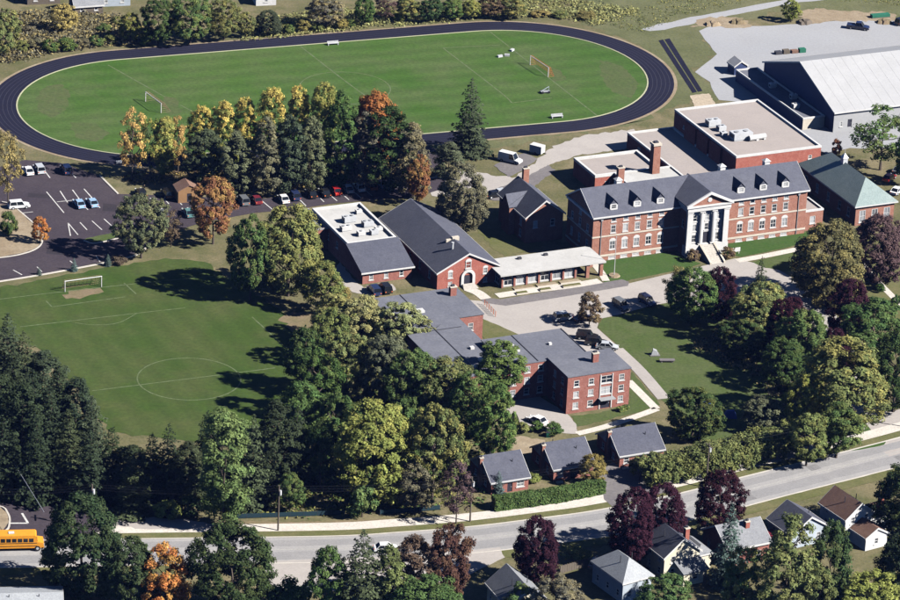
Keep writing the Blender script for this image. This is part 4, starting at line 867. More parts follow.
# ================================================================ TREES
def leaf_mesh(name, pos, nrm, size, tone, aspect=1.0):
    """pos,nrm: N x 3; size N; tone N x 2 -> mesh of N separate leaf-clump quads"""
    N = len(pos); rs = np.random.RandomState(len(name) * 13 + N)
    nrm = nrm / np.linalg.norm(nrm, axis=1)[:, None]
    t = rs.normal(size=(N, 3)); t -= nrm * (t * nrm).sum(1)[:, None]; t /= np.linalg.norm(t, axis=1)[:, None]
    b = np.cross(nrm, t)
    s = size[:, None]; a = (aspect * rs.uniform(.7, 1.25, N))[:, None]
    c0 = pos - t * s * a; c2 = pos + t * s * a; c1 = pos - b * s * rs.uniform(.55, 1, N)[:, None] + t * s * rs.uniform(-.4, .4, N)[:, None]; c3 = pos + b * s * rs.uniform(.55, 1, N)[:, None] + t * s * rs.uniform(-.4, .4, N)[:, None]
    V = np.stack([c0, c1, c2, c3], 1).reshape(-1, 3)
    me = bpy.data.meshes.new(name); me.vertices.add(4 * N); me.loops.add(4 * N); me.polygons.add(N)
    me.vertices.foreach_set('co', V.astype(np.float32).ravel()); me.loops.foreach_set('vertex_index', np.arange(4 * N, dtype=np.int32))
    me.polygons.foreach_set('loop_start', np.arange(0, 4 * N, 4, dtype=np.int32))
    at = me.attributes.new('tone', 'FLOAT_COLOR', 'POINT')
    col = np.ones((N, 4, 4), np.float32); col[:, :, 0] = tone[:, 0][:, None]; col[:, :, 1] = tone[:, 1][:, None]
    at.data.foreach_set('color', col.ravel())
    me.materials.append(MT['leaf']); me.update(calc_edges=True); me.validate(); return me
def clumped(name, seed, prof, A, nclump, per, rc, leaf, h0=0.12, inner=0.35, lump=0.16, tip=0.0):
    """unit crown: width 1, height A (tree width = 1), made of leaf clumps"""
    rs = np.random.RandomState(seed); P = []; Nn = []; S = []; T = []
    ph = rs.uniform(0, 6.28, 4)
    k = 0
    while k < nclump:
        t = rs.uniform(0, 1); r = prof(t)
        if rs.uniform(0, .5) > r + .05: continue
        a = rs.uniform(0, 6.2832)
        lm = 1 + lump * (math.sin(2 * a + ph[0] + 3 * t) + .7 * math.sin(3 * a + ph[1] - 5 * t))
        rad = max(0.0, r * lm - rc * .5) * math.sqrt(rs.uniform(inner, 1))
        rr = rc * rs.uniform(.65, 1.3)
        c = np.array([rad * math.cos(a), rad * math.sin(a), A * (h0 + (1 - h0) * t)])
        n = int(per * (rr / rc) ** 2 * rs.uniform(.8, 1.2))
        d = rs.normal(size=(n, 3)); d /= np.linalg.norm(d, axis=1)[:, None]
        d = d[d[:, 2] > -.8]; n = len(d)
        q = c + d * (rr * rs.uniform(.4, 1.1, n))[:, None] * np.array([1, 1, .85])
        cd = np.array([c[0], c[1], (c[2] - A * .45) / A * 1.2]); cd = cd / (np.linalg.norm(cd) + 1e-6)
        out = .8 * d + .6 * cd + 0.42 * rs.normal(size=(n, 3)) + np.array([0, 0, .25])
        P.append(q); Nn.append(out); S.append(leaf * rs.uniform(.45, 1.35, n)); tn = np.empty((n, 2)); tn[:, 0] = np.clip(rs.uniform() + rs.normal(0, .1, n), 0, 1); tn[:, 1] = np.clip(rs.uniform() + tip * (t - .5) + rs.normal(0, .12, n), 0, 1); T.append(tn)
        k += 1
    P = np.concatenate(P); rad = np.hypot(P[:, 0], P[:, 1]); P[:, :2] *= .5 / np.percentile(rad, 97.5)
    zt = np.percentile(P[:, 2], 99.7); zb = P[:, 2].min(); z0 = max(zb, .02 * A); P[:, 2] = z0 + (P[:, 2] - zb) * (A - z0) / (zt - zb)
    return leaf_mesh(name, P, np.concatenate(Nn), np.concatenate(S), np.concatenate(T))
def ell(t0=0.5, p=0.5, top=1.0):
    def f(t):
        x = (t - t0) / (1 - t0) if t > t0 else (t0 - t) / t0
        return 0.5 * max(0.0, 1 - abs(x) ** 2.2) ** p
    return f
def spruce_mesh(name, seed, A=2.1, tiers=24, nb=13, droop=.16):
    rs = np.random.RandomState(seed); P = []; Nn = []; S = []; T = []
    for k in range(tiers):
        f = k / (tiers - 1); z = A * (0.05 + 0.94 * f); R = 0.5 * (1 - f) ** .66 * rs.uniform(.72, 1.15) + .02
        m = max(4, int(nb * (1 - .55 * f)))
        a0 = rs.uniform(0, 6.28)
        for j in range(m):
            a = a0 + 6.2832 * j / m + rs.normal(0, .16); L = R * rs.uniform(.65, 1.15); n = max(6, int(40 * L / .5))
            s = np.sqrt(rs.uniform(.02, 1, n)); wv = rs.normal(0, 1, n) * .07 * (1.15 - s * .7) * (.4 + L * 1.6)
            x = L * s * math.cos(a) - wv * math.sin(a); y = L * s * math.sin(a) + wv * math.cos(a)
            zz = z + rs.normal(0, .02) - droop * (s ** 1.4) * L + rs.normal(0, .014, n) - abs(wv) * .3
            P.append(np.stack([x, y, zz], 1)); nn = np.stack([.5 * math.cos(a) + rs.normal(0, .4, n), .5 * math.sin(a) + rs.normal(0, .4, n), np.full(n, .7)], 1)
            Nn.append(nn); S.append(.030 * rs.uniform(.6, 1.3, n) * (.6 + .5 * (1 - f))); tn = np.empty((n, 2)); tn[:, 0] = rs.uniform(); tn[:, 1] = rs.uniform(); T.append(tn)
    return leaf_mesh(name, np.concatenate(P), np.concatenate(Nn), np.concatenate(S), np.concatenate(T), 1.25)
def trunk_mesh(name, seed, top=.75, r=.028, limbs=6, spread=.26, zs=.35):
    rs = random.Random(seed); m = MB(); p = Vector((0, 0, -.01)); n = 5
    for i in range(n):
        q = Vector((rs.uniform(-.012, .012) * i, rs.uniform(-.012, .012) * i, top * (i + 1) / n)); m.tube(p, q, r * (1 - .85 * i / n), r * (1 - .85 * (i + 1) / n), 6); p = q
    for i in range(limbs):
        z = top * rs.uniform(zs, .9); a = rs.uniform(0, 6.28); L = spread * rs.uniform(.6, 1.1)
        q = Vector((L * math.cos(a), L * math.sin(a), min(.93, z + L * rs.uniform(.35, .8)))); mid = Vector((q.x * .5, q.y * .5, (z + q.z) / 2 - .015))
        m.tube((0, 0, z), mid, r * .42, r * .28, 5); m.tube(mid, q, r * .28, r * .08, 5)
        for _ in range(2):
            e = q + Vector((rs.uniform(-.1, .1), rs.uniform(-.1, .1), rs.uniform(0, .08))); m.tube(mid, e, r * .16, r * .05, 4)
    return m.mesh('trunk', 'bark')
CR = {}; ASP = dict(round=1.45, big=1.3, tall=2.5, pine=2.4, dense=1.3, sparse=1.6, spruce=2.1, bush=.8)
CR['round'] = [clumped('crown', 11 + i, ell(.42, .5), 1.45, 150, 125, .080, .0195, .15, .4, .18) for i in range(7)]
CR['big'] = [clumped('crown', 31 + i, ell(.45, .45), 1.3, 260, 110, .058, .0150, .13, .42, .16) for i in range(6)]
CR['tall'] = [clumped('crown', 41 + i, ell(.5, .36), 2.5, 230, 95, .092, .0225, .08, .35, .16, 1.1) for i in range(4)]
CR['pine'] = [clumped('crown', 51 + i, ell(.32, .5), 2.4, 200, 85, .09, .024, .05, .3, .2) for i in range(4)]
CR['dense'] = [clumped('crown', 61 + i, ell(.4 + .03 * i, .40 + .03 * i), 1.3, 330, 105, .062, .0155, .04, .5, .09 + .02 * i) for i in range(6)]
CR['sparse'] = [clumped('crown', 71 + i, ell(.5, .45), 1.6, 55, 75, .10, .022, .18, .3, .2) for i in range(3)]
CR['spruce'] = [spruce_mesh('crown', 81 + i) for i in range(4)]
CR['bush'] = [clumped('crown', 91 + i, ell(.4, .42), .8, 34, 110, .14, .036, .03, .4, .12) for i in range(3)]
TK = {'round': [trunk_mesh('t', 5 + i, .72, .026, 8, .30, .3) for i in range(3)], 'spruce': [trunk_mesh('t', 9, .95, .022, 0)], 'sparse': [trunk_mesh('t', 15 + i, .82, .022, 16, .36, .3) for i in range(2)], 'pine': [trunk_mesh('t', 21, .9, .02, 6, .2, .3)], 'bush': [trunk_mesh('t', 25, .5, .03, 5, .22, .2)]}
PAL = dict(dk=(.042, .070, .026), gr=(.060, .100, .033), md=(.080, .128, .042), ol=(.112, .134, .050), yg=(.150, .176, .050), lg=(.080, .124, .046), ye=(.36, .275, .095), yo=(.33, .22, .09), og=(.32, .125, .045), ru=(.18, .085, .045),
           bu=(.036, .014, .020), pu=(.080, .052, .056), br=(.110, .080, .056), gb=(.112, .106, .074), gg=(.100, .112, .064), sp=(.050, .064, .034), ds=(.030, .041, .022), bs=(.080, .112, .098), pk=(.056, .070, .042), go=(.17, .145, .055), pa=(.200, .210, .090), tu=(.092, .086, .040), fd=(.034, .053, .023), rb=(.075, .040, .030))
rT = random.Random(3); _used = {}
CANON = {'round': 'deciduous_tree', 'big': 'deciduous_tree', 'tall': 'tall_tree', 'pine': 'pine_tree', 'dense': 'deciduous_tree', 'sparse': 'deciduous_tree', 'spruce': 'spruce_tree', 'bush': 'bush'}
def tree(kind, bx, by, top, wpx, col, acc, label, name=None, group=None):
    p = G(bx, by); h = max(.5, ZT((bx, by), top)); w = wpx / ppm(bx, by) * 1.08
    # the near side of a wide crown reaches above its own axis in the picture
    i = _used.get(kind, 0); _used[kind] = i + 1
    t = thing(name or CANON[kind], label, 'bush' if kind == 'bush' else 'tree', (p[0], p[1], 0), rT.uniform(0, 6.28), group)
    t.scale = (w, w, h)
    cm = CR[kind][i % len(CR[kind])]; tk = TK.get(kind, TK['round']); tm = tk[i % len(tk)]
    link('trunk', tm, t); c = link('crown', cm, t); c.scale = (1, 1, 1 / ASP[kind])
    b = PAL[col]; k = rT.uniform(.88, 1.12); c.color = (b[0] * k * rT.uniform(.94, 1.06), b[1] * k, b[2] * k * rT.uniform(.9, 1.1), acc * .5)
    return t
Tr = [
 # beyond the far straight of the track
 ('round', 4, 58, 10, 34, 'ol', .45, 'olive bushy tree at the left edge above the track bend'),
 ('round', 64, 32, 4, 25, 'ye', .3, 'bright yellow small tree standing alone in the far scrub'),
 ('round', 130, 44, 13, 24, 'yg', .6, 'yellow-green tree at the left end of the far tree row'),
 ('big', 158, 45, 0, 38, 'dk', .1, 'dark green tree, first of the far tree row'),
 ('big', 190, 43, -4, 46, 'gr', .3, 'broad green tree in the far row above the track'),
 ('big', 224, 40, 0, 36, 'ol', .4, 'olive tree right of the broad far green one'),
 ('dense', 268, 35, 11, 25, 'pk', 0, 'round blue-green tree beside the far straight'),
 ('round', 246, 38, 12, 16, 'ol', .5, 'small olive tree left of the round blue-green one'),
 ('round', 325, 28, -4, 34, 'gb', .7, 'brownish yellow tree behind the middle of the far straight'),
 ('round', 364, 25, -4, 23, 'gr', .1, 'narrow green tree behind the far straight'),
 ('sparse', 386, 22, -6, 26, 'pu', .2, 'purplish thin tree behind the far straight'),
 ('round', 406, 21, -3, 24, 'ol', .7, 'yellowish olive tree right of the purplish thin one'),
 ('round', 430, 22, -3, 25, 'dk', 0, 'dark green tree near the top middle'),
 ('round', 452, 20, -2, 23, 'gr', .2, 'green tree right of the dark one at top middle'),
 ('round', 471, 19, 0, 18, 'yg', .5, 'slim yellow-green tree at top middle'),
 ('round', 490, 18, -4, 24, 'br', .3, 'brown tree near the right end of the far row'),
 ('round', 511, 18, -4, 28, 'ol', .8, 'yellow olive tree at the right end of the far row'),
 ('round', 791, 22, 0, 19, 'yg', .3, 'single yellow-green tree at the gravel yard'),
 # grove between track and parking
 ('sparse', 132, 180, 108, 32, 'yo', .6, 'thin orange-yellow tree at the left end of the grove'),
 ('sparse', 150, 178, 119, 26, 'yg', 1.5, 'sparse yellow tree second from the grove left end'),
 ('tall', 164, 178, 118, 25, 'yg', .8, 'yellow-green tree behind the tan shed'),
 ('sparse', 178, 174, 116, 25, 'yo', .2, 'loose orange-yellow tree above the dark grove shade'),
 ('tall', 201, 172, 106, 25, 'yg', 1.7, 'yellow topped tree left of the grove middle'),
 ('tall', 222, 172, 102, 26, 'yg', 1.7, 'taller yellow topped tree left of the grove middle'),
 ('tall', 244, 172, 98, 25, 'yg', 1.7, 'yellow topped tree before the field centre'),
 ('tall', 271, 174, 88, 30, 'yg', 1.7, 'bright golden tree at the grove top'),
 ('tall', 297, 174, 87, 28, 'yg', 1.7, 'golden orange tree at the grove top'),
 ('tall', 321, 178, 84, 30, 'yg', .4, 'lime green tree at the grove top'),
 ('round', 374, 172, 92, 46, 'og', .25, 'vivid orange maple at the right of the grove'),
 ('pine', 204, 190, 130, 42, 'pk', 0, 'dark pine at the left front of the grove'),
 ('pine', 236, 197, 131, 38, 'gg', 0, 'grey-green pine over the first parked cars'),
 ('pine', 265, 198, 118, 33, 'gb', .2, 'grey-brown pine in the grove front row'),
 ('pine', 288, 196, 116, 35, 'pk', 0, 'dark green pine in the grove front row'),
 ('pine', 311, 193, 117, 33, 'gg', .1, 'grey olive pine before the lime green tree'),
 ('pine', 340, 188, 92, 38, 'gr', .1, 'tall dark olive pine left of the orange maple'),
 ('pine', 363, 190, 113, 35, 'gb', .1, 'grey-brown pine below the orange maple'),
 ('pine', 389, 193, 107, 50, 'dk', 0, 'broad dark green pine under the orange maple'),
 ('pine', 409, 197, 124, 40, 'gb', .3, 'olive-brown pine at the right end of the grove'),
 ('round', 418, 206, 156, 26, 'ru', .6, 'small rusty tree at the right end of the parked cars'),
 ('pine', 448, 178, 142, 30, 'gg', 0, 'grey-green tree between the grove and the tall spruce'),
 ('dense', 460, 232, 165, 50, 'gb', .15, 'olive-brown round tree behind the chapel'),
 ('spruce', 469, 154, 79, 42, 'sp', 0, 'tall lone spruce beside the near straight of the track'),
 ('big', 213, 244, 178, 47, 'ru', .75, 'rust and gold maple beside the parking lot'),
 ('big', 141, 258, 194, 52, 'gg', .2, 'grey-green loose tree at the parking lot corner'),
 ('sparse', 171, 247, 211, 26, 'br', .2, 'thin brown tree right of the grey-green loose one'),
 ('round', 40, 243, 217, 18, 'og', .5, 'small orange tree on the kerbed island'),
 ('sparse', 8, 204, 132, 34, 'go', .6, 'yellow tree at the left edge beside the track bend'),
 ('dense', 288, 296, 208, 66, 'ol', .35, 'large olive tree left of the white flat roof'),
 ('big', 250, 300, 216, 48, 'gr', .15, 'large dark green tree casting shade on the pitch'),
 ('round', 322, 314, 262, 42, 'ol', .4, 'olive tree below the left brick block'),
 # centre cluster left of the dormitory
 ('round', 333, 342, 296, 42, 'pa', .3, 'pale yellowish tree beside the bare earth patch'),
 ('big', 360, 352, 298, 52, 'pa', .35, 'pale olive tree at the dormitory far corner'),
 ('big', 398, 358, 304, 52, 'pa', .2, 'pale olive tree overlapping the grey dormitory roof'),
 ('sparse', 428, 358, 320, 28, 'pa', .1, 'thin beige tree against the grey dormitory roof'),
 ('round', 306, 392, 330, 42, 'dk', .1, 'dark tree at the right edge of the pitch'),
 ('big', 345, 400, 335, 52, 'ol', .3, 'olive tree in the middle of the central cluster'),
 ('big', 384, 408, 338, 60, 'gg', .1, 'grey-green tree in the middle of the central cluster'),
 ('dense', 412, 420, 350, 54, 'gr', .15, 'green tree under the dormitory long roof'),
 ('dense', 443, 424, 360, 60, 'ol', .3, 'broad olive tree left of the dormitory court'),
 ('dense', 474, 438, 372, 54, 'md', .2, 'broad green tree hiding the dormitory front wing'),
 ('tall', 498, 400, 343, 44, 'md', .1, 'bright green tree against the dormitory brick wall'),
 ('big', 492, 462, 384, 50, 'md', .2, 'green tree above the first cottage roof'),
 ('round', 302, 450, 384, 50, 'gr', .1, 'dark olive tree in the lower left of the cluster'),
 ('big', 336, 462, 394, 48, 'gr', .15, 'dark green tree left of the big yellow-green one'),
 ('round', 320, 490, 424, 46, 'dk', .1, 'dark tree above the blue-green screen'),
 ('dense', 372, 500, 404, 80, 'yg', .35, 'big yellow-green maple above the pavement'),
 ('big', 432, 502, 408, 62, 'ol', .5, 'tall olive tree with yellow top right of the big maple'),
 ('round', 404, 470, 398, 40, 'gr', .1, 'dark green tree between the maple and the olive tree'),
 ('sparse', 456, 524, 462, 36, 'pu', .1, 'thin purplish brown tree left of the first cottage'),
 ('round', 414, 512, 464, 40, 'gb', .2, 'brownish undergrowth tree at the pavement'),
 ('bush', 362, 517, 486, 30, 'lg', .2, 'bright green bush at the pavement under the big maple'),
 ('tall', 223, 528, 411, 54, 'lg', .1, 'tall light green poplar among the dark spruces'),
 ('bush', 168, 519, 500, 26, 'yg', .1, 'yellow-green bush at the foot of the spruces'),
 ('bush', 190, 516, 496, 24, 'dk', 0, 'dark bush left of the tall poplar'),
 ('round', 290, 512, 474, 28, 'gr', .2, 'small green tree beside the utility pole'),
 ('big', 330, 366, 310, 42, 'ol', .2, 'olive tree left of the central pale trees, beside the pitch'),
 ('round', 316, 418, 350, 46, 'gr', .1, 'dark green tree leaning over the pitch side line'),
 # foreground trees along the street
 ('dense', 82, 598, 499, 80, 'fd', .05, 'big dark green maple right of the school bus'),
 ('dense', 128, 610, 540, 58, 'fd', .05, 'dark green tree between the big maple and the orange tree'),
 ('round', 165, 618, 546, 46, 'og', .85, 'orange and green maple at the lower left'),
 ('dense', 230, 618, 525, 80, 'fd', .05, 'dense dark dome-shaped tree beside the street'),
 ('bush', 287, 612, 582, 44, 'dk', 0, 'dark shrub right of the dome-shaped tree'),
 ('round', 326, 622, 548, 42, 'gr', .1, 'green tree left of the street side spruce'),
 ('spruce', 360, 626, 530, 62, 'sp', 0, 'street side spruce with a pointed top'),
 ('pine', 387, 624, 546, 38, 'ol', .05, 'olive conifer right of the street side spruce'),
 ('round', 413, 606, 539, 48, 'br', 0, 'dark brown tree covering the street'),
 ('round', 447, 606, 524, 48, 'rb', .1, 'dark rusty tree right of the brown one'),
 ('round', 424, 632, 577, 62, 'gr', .05, 'green tree in front of the brown and rusty trees'),
 ('dense', 535, 588, 519, 50, 'bu', 0, 'burgundy tree standing alone below the hedge'),
 ('round', 556, 628, 576, 46, 'gb', .3, 'mixed brownish tree right of the gabled house'),
 ('bush', 518, 622, 586, 36, 'lg', .3, 'light green bush in front of the gabled house'),
 ('dense', 629, 566, 489, 54, 'bu', 0, 'left of the two joined burgundy maples by the drive'),
 ('dense', 660, 552, 486, 47, 'bu', 0, 'right of the two joined burgundy maples by the drive'),
 ('dense', 718, 534, 471, 46, 'bu', 0, 'burgundy maple before the grey street'),
 ('spruce', 726, 586, 505, 40, 'bs', 0, 'blue-green spruce in front of the grey roofed house'),
 ('round', 662, 626, 576, 52, 'gr', .1, 'green tree at the bottom edge below the cream house'),
 ('round', 742, 624, 548, 44, 'gr', .5, 'green tree with yellow top right of the blue-green spruce'),
 ('pine', 782, 632, 516, 56, 'ol', .2, 'tall olive conifer before the dark roofed house'),
 ('round', 826, 616, 524, 46, 'dk', .1, 'dark green tree left of the white house yard'),
 ('round', 815, 632, 568, 36, 'ol', .2, 'lighter olive tree at the bottom right'),
 ('round', 868, 632, 572, 58, 'yg', .1, 'yellow-green tree at the lower right'),
 ('dense', 906, 536, 468, 66, 'fd', .1, 'dark green tree at the right edge below the street'),
 ('round', 896, 610, 530, 46, 'ds', 0, 'very dark tree right of the white house'),
 ('round', 905, 600, 530, 40, 'dk', 0, 'dark tree cut by the right edge below the street'),
 # maple grove right of the wide lawn
 ('dense', 692, 324, 268, 48, 'gr', .15, 'dark green tree at the left end of the maple grove'),
 ('dense', 717, 322, 268, 36, 'bu', 0, 'burgundy tree in front of the portico'),
 ('sparse', 676, 312, 268, 30, 'go', .2, 'thin golden tree at the forecourt end of the grove'),
 ('spruce', 757, 322, 257, 26, 'sp', 0, 'dark pointed spruce behind the olive-yellow maple'),
 ('dense', 756, 342, 283, 60, 'ol', .5, 'olive-yellow maple in the grove middle'),
 ('dense', 786, 352, 299, 46, 'bu', 0, 'burgundy tree right of the olive-yellow maple'),
 ('dense', 826, 306, 224, 76, 'tu', .35, 'tall olive maple with rusty patches at the hall'),
 ('dense', 848, 342, 282, 44, 'bu', 0, 'dark burgundy tree under the tall olive maple'),
 ('dense', 876, 284, 216, 56, 'pu', 0, 'purple-brown tree in front of the green roofed hall'),
 ('dense', 802, 374, 312, 56, 'md', .2, 'green tree left of the small burgundy crown'),
 ('dense', 742, 358, 322, 44, 'dk', .2, 'shaded dark tree behind the wide lawn'),
 ('dense', 782, 388, 340, 46, 'dk', .1, 'shaded dark tree in the hollow of the grove'),
 ('dense', 831, 380, 330, 34, 'bu', 0, 'small burgundy crown above the great olive-brown maple'),
 ('dense', 838, 428, 344, 88, 'ol', .5, 'great olive-brown maple near the street corner'),
 ('dense', 868, 370, 300, 66, 'gr', .1, 'dark green tree right of the burgundy crowns'),
 ('dense', 893, 412, 332, 54, 'dk', .1, 'dark green tree at the right edge above the street corner'),
 ('round', 802, 436, 376, 38, 'yg', .4, 'yellowish tree left of the great olive-brown maple'),
 ('dense', 692, 440, 390, 54, 'dk', .2, 'dark tree shading the right hand cottage'),
 ('round', 760, 432, 398, 38, 'gg', .1, 'grey-green small tree above the long hedge'),
 ('round', 806, 466, 414, 44, 'ol', .3, 'olive tree at the right end of the long hedge'),
 ('round', 836, 458, 406, 46, 'md', .2, 'green tree beside the corner lawn'),
 ('sparse', 880, 170, 106, 62, 'md', .2, 'open green tree beyond the green roofed hall'),
 ('round', 905, 185, 130, 30, 'gr', .1, 'green tree cut by the right edge beyond the hall'),
 ('round', 589, 326, 293, 25, 'br', .35, 'round tan-brown tree beside the dormitory parking'),
 ('round', 591, 486, 455, 29, 'go', .35, 'golden shrub tree at the middle cottage'),
 ('bush', 836, 156, 139, 10, 'ru', 0, 'small rusty shrub behind the gymnasium corner'),
 ('spruce', 498, 494, 471, 15, 'bs', 0, 'small blue-green conifer at the first cottage'),
 ('spruce', 39, 275, 267, 6, 'bs', 0, 'tiny conifer at the lot edge left of the goal'),
 ('spruce', 74, 271, 258, 8, 'bs', 0, 'tiny conifer at the lot edge behind the goal'),
 ('spruce', 108, 266, 254, 8, 'bs', 0, 'tiny conifer at the lot edge right of the goal'),
 ('bush', 118, 264, 256, 16, 'br', 0, 'brown low bush right of the tiny conifers'),
 ('bush', 693, 261, 249, 15, 'br', .5, 'brown-green shrub left of the portico steps'),
 ('bush', 728, 259, 247, 15, 'br', .4, 'brown-green shrub right of the portico steps'),
 ('bush', 880, 292, 284, 10, 'gr', 0, 'upper round bush on the right hand lawn'),
 ('bush', 897, 304, 295, 11, 'gr', 0, 'lower round bush on the right hand lawn'),
 ('bush', 8, 236, 212, 18, 'gr', .2, 'green bush on the kerbed island at the left edge'),
 ('bush', 342, 298, 288, 18, 'go', .3, 'golden bush at the foot of the left brick block'),
 ('bush', 522, 432, 422, 16, 'ol', .2, 'left olive bush below the dormitory court'),
 ('bush', 537, 431, 422, 14, 'gr', .1, 'middle bush below the dormitory court'),
 ('bush', 553, 434, 424, 20, 'gr', .2, 'right long bush below the dormitory court'),
 ('bush', 534, 482, 474, 16, 'yg', .1, 'yellow-green bush between the first two cottages'),
 ('bush', 300, 342, 330, 18, 'gr', .1, 'dark bush on the bare earth patch'),
 ('bush', 576, 560, 548, 26, 'ol', .5, 'low olive bush left of the pale roofed house'),
 ('bush', 334, 188, 172, 20, 'gr', .1, 'low bush above the row of parked cars'),
]
for a in Tr: tree(*a)
# scrub bushes along the far bank
for k, (x, y, hh, w, c) in enumerate(((22, 52, 12, 14, 'ol'), (36, 49, 10, 16, 'gb'), (50, 52, 12, 18, 'gr'), (66, 50, 12, 20, 'gr'), (84, 47, 8, 14, 'gb'), (96, 46, 10, 16, 'gr'), (110, 44, 10, 14, 'ol'), (146, 44, 10, 14, 'yg'),
                                      (289, 33, 9, 14, 'gr'), (304, 31, 11, 14, 'go'), (318, 31, 8, 12, 'ol'), (342, 28, 10, 14, 'go'), (351, 27, 8, 10, 'gr'), (398, 21, 8, 12, 'yg'), (540, 16, 6, 18, 'go'), (560, 17, 6, 16, 'ol'), (586, 18, 6, 20, 'go'), (14, 30, 10, 18, 'ol'), (30, 34, 8, 14, 'gb'), (104, 32, 8, 14, 'gr'), (118, 26, 9, 14, 'ol'))):
    od = ('first', 'second', 'third', 'fourth', 'fifth', 'sixth', 'seventh', 'eighth', 'ninth', 'tenth', 'eleventh', 'twelfth', 'thirteenth', 'fourteenth', 'fifteenth', 'sixteenth', 'seventeenth')
    lab = (od[k] + ' scrub bush from the left beside the far straight') if k < 17 else ('leftmost', 'second', 'third', 'fourth')[k - 17] + ' scrub bush in the upper left meadow'
    tree('bush', x, y, y - hh, w, c, .3, lab, 'scrub_bush', 'scrub beyond the track')
# dark spruce belt round the left pitch
SB = [(-6, 392, 322), (8, 384, 312), (24, 398, 328), (14, 424, 342), (44, 416, 346), (34, 446, 362), (60, 436, 362), (2, 452, 372), (22, 470, 384), (76, 458, 378), (50, 470, 386), (92, 478, 396), (68, 492, 402), (4, 494, 410),
      (36, 500, 412), (112, 496, 424), (90, 506, 424), (132, 504, 438), (152, 500, 428), (168, 504, 424), (188, 502, 440), (206, 492, 404), (132, 514, 456), (252, 506, 410), (274, 500, 402), (240, 486, 420), (296, 484, 402)]
SB.sort(key=lambda s: s[0])
oo = ['1st', '2nd', '3rd'] + ['%dth' % i for i in range(4, 40)]
for k, (x, y, t) in enumerate(SB):
    tree('spruce' if k % 4 != 1 else 'pine', x, y, t + (k * 7 % 5) * 2, 50 if x < 130 else 46, 'ds' if k % 3 else 'sp', 0, '%s dark conifer from the left in the belt round the pitch' % oo[k], None, 'dark spruce belt')

# ---------------------------------------------------------------- hedges
def hedge(name, P, w, h, col, acc, label, uneven=.15, leaf=.17, dens=45):
    L = np.array(smooth([G(*p) for p in P], 8)); rs = np.random.RandomState(len(P) * 7)
    seg = np.linalg.norm(np.diff(L, axis=0), axis=1); cum = np.concatenate([[0], np.cumsum(seg)]); tot = cum[-1]
    per = 2 * h + w; N = int(tot * per * dens)
    s = rs.uniform(0, tot, N); x = np.interp(s, cum, L[:, 0]); y = np.interp(s, cum, L[:, 1])
    T = np.gradient(L, axis=0); tx = np.interp(s, cum, T[:, 0]); ty = np.interp(s, cum, T[:, 1]); nn = np.hypot(tx, ty); tx /= nn; ty /= nn
    q = rs.uniform(0, per, N); bump = uneven * (np.sin(s * 1.1) + np.sin(s * 2.7 + 1) + rs.normal(0, .5, N))
    off = np.where(q < h, -w / 2, np.where(q < h + w, q - h - w / 2, w / 2)); z = np.where(q < h, q, np.where(q < h + w, h, per - q))
    sgn = np.sign(off) * (np.abs(off) > w / 2 - 1e-6); off = off + sgn * bump; z = z + np.where(np.abs(sgn) < .5, bump, 0)
    o3 = L.mean(0); pos = np.stack([x - ty * off - o3[0], y + tx * off - o3[1], np.maximum(z, .05)], 1)
    nr = np.stack([-ty * sgn, tx * sgn, np.where(np.abs(sgn) < .5, 1., .35)], 1) + rs.normal(0, .45, (N, 3))
    tone = np.stack([.5 + .5 * np.sin(s * .7 + q * 1.3) * rs.uniform(.4, 1, N), rs.uniform(0, 1, N)], 1)
    t = thing(name, label, 'hedge', (o3[0], o3[1], 0))
    o = link('foliage', leaf_mesh('foliage', pos, nr, leaf * rs.uniform(.7, 1.4, N), np.clip(tone, 0, 1)), t); o.color = (*PAL[col], acc)
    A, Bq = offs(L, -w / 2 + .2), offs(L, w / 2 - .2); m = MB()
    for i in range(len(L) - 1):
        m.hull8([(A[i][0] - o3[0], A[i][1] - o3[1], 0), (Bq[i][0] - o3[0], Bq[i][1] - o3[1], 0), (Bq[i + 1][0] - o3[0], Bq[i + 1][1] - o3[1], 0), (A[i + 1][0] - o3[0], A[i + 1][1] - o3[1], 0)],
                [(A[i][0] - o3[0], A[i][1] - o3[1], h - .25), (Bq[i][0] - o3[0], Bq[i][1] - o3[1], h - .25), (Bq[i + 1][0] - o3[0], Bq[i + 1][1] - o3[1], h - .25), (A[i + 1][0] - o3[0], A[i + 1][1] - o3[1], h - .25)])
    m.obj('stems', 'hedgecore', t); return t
hedge('hedge', [(493, 510), (525, 506), (565, 500), (603, 492)], 2.0, 2.5, 'gr', .05, 'clipped dark green hedge in front of the first two cottages', .06)
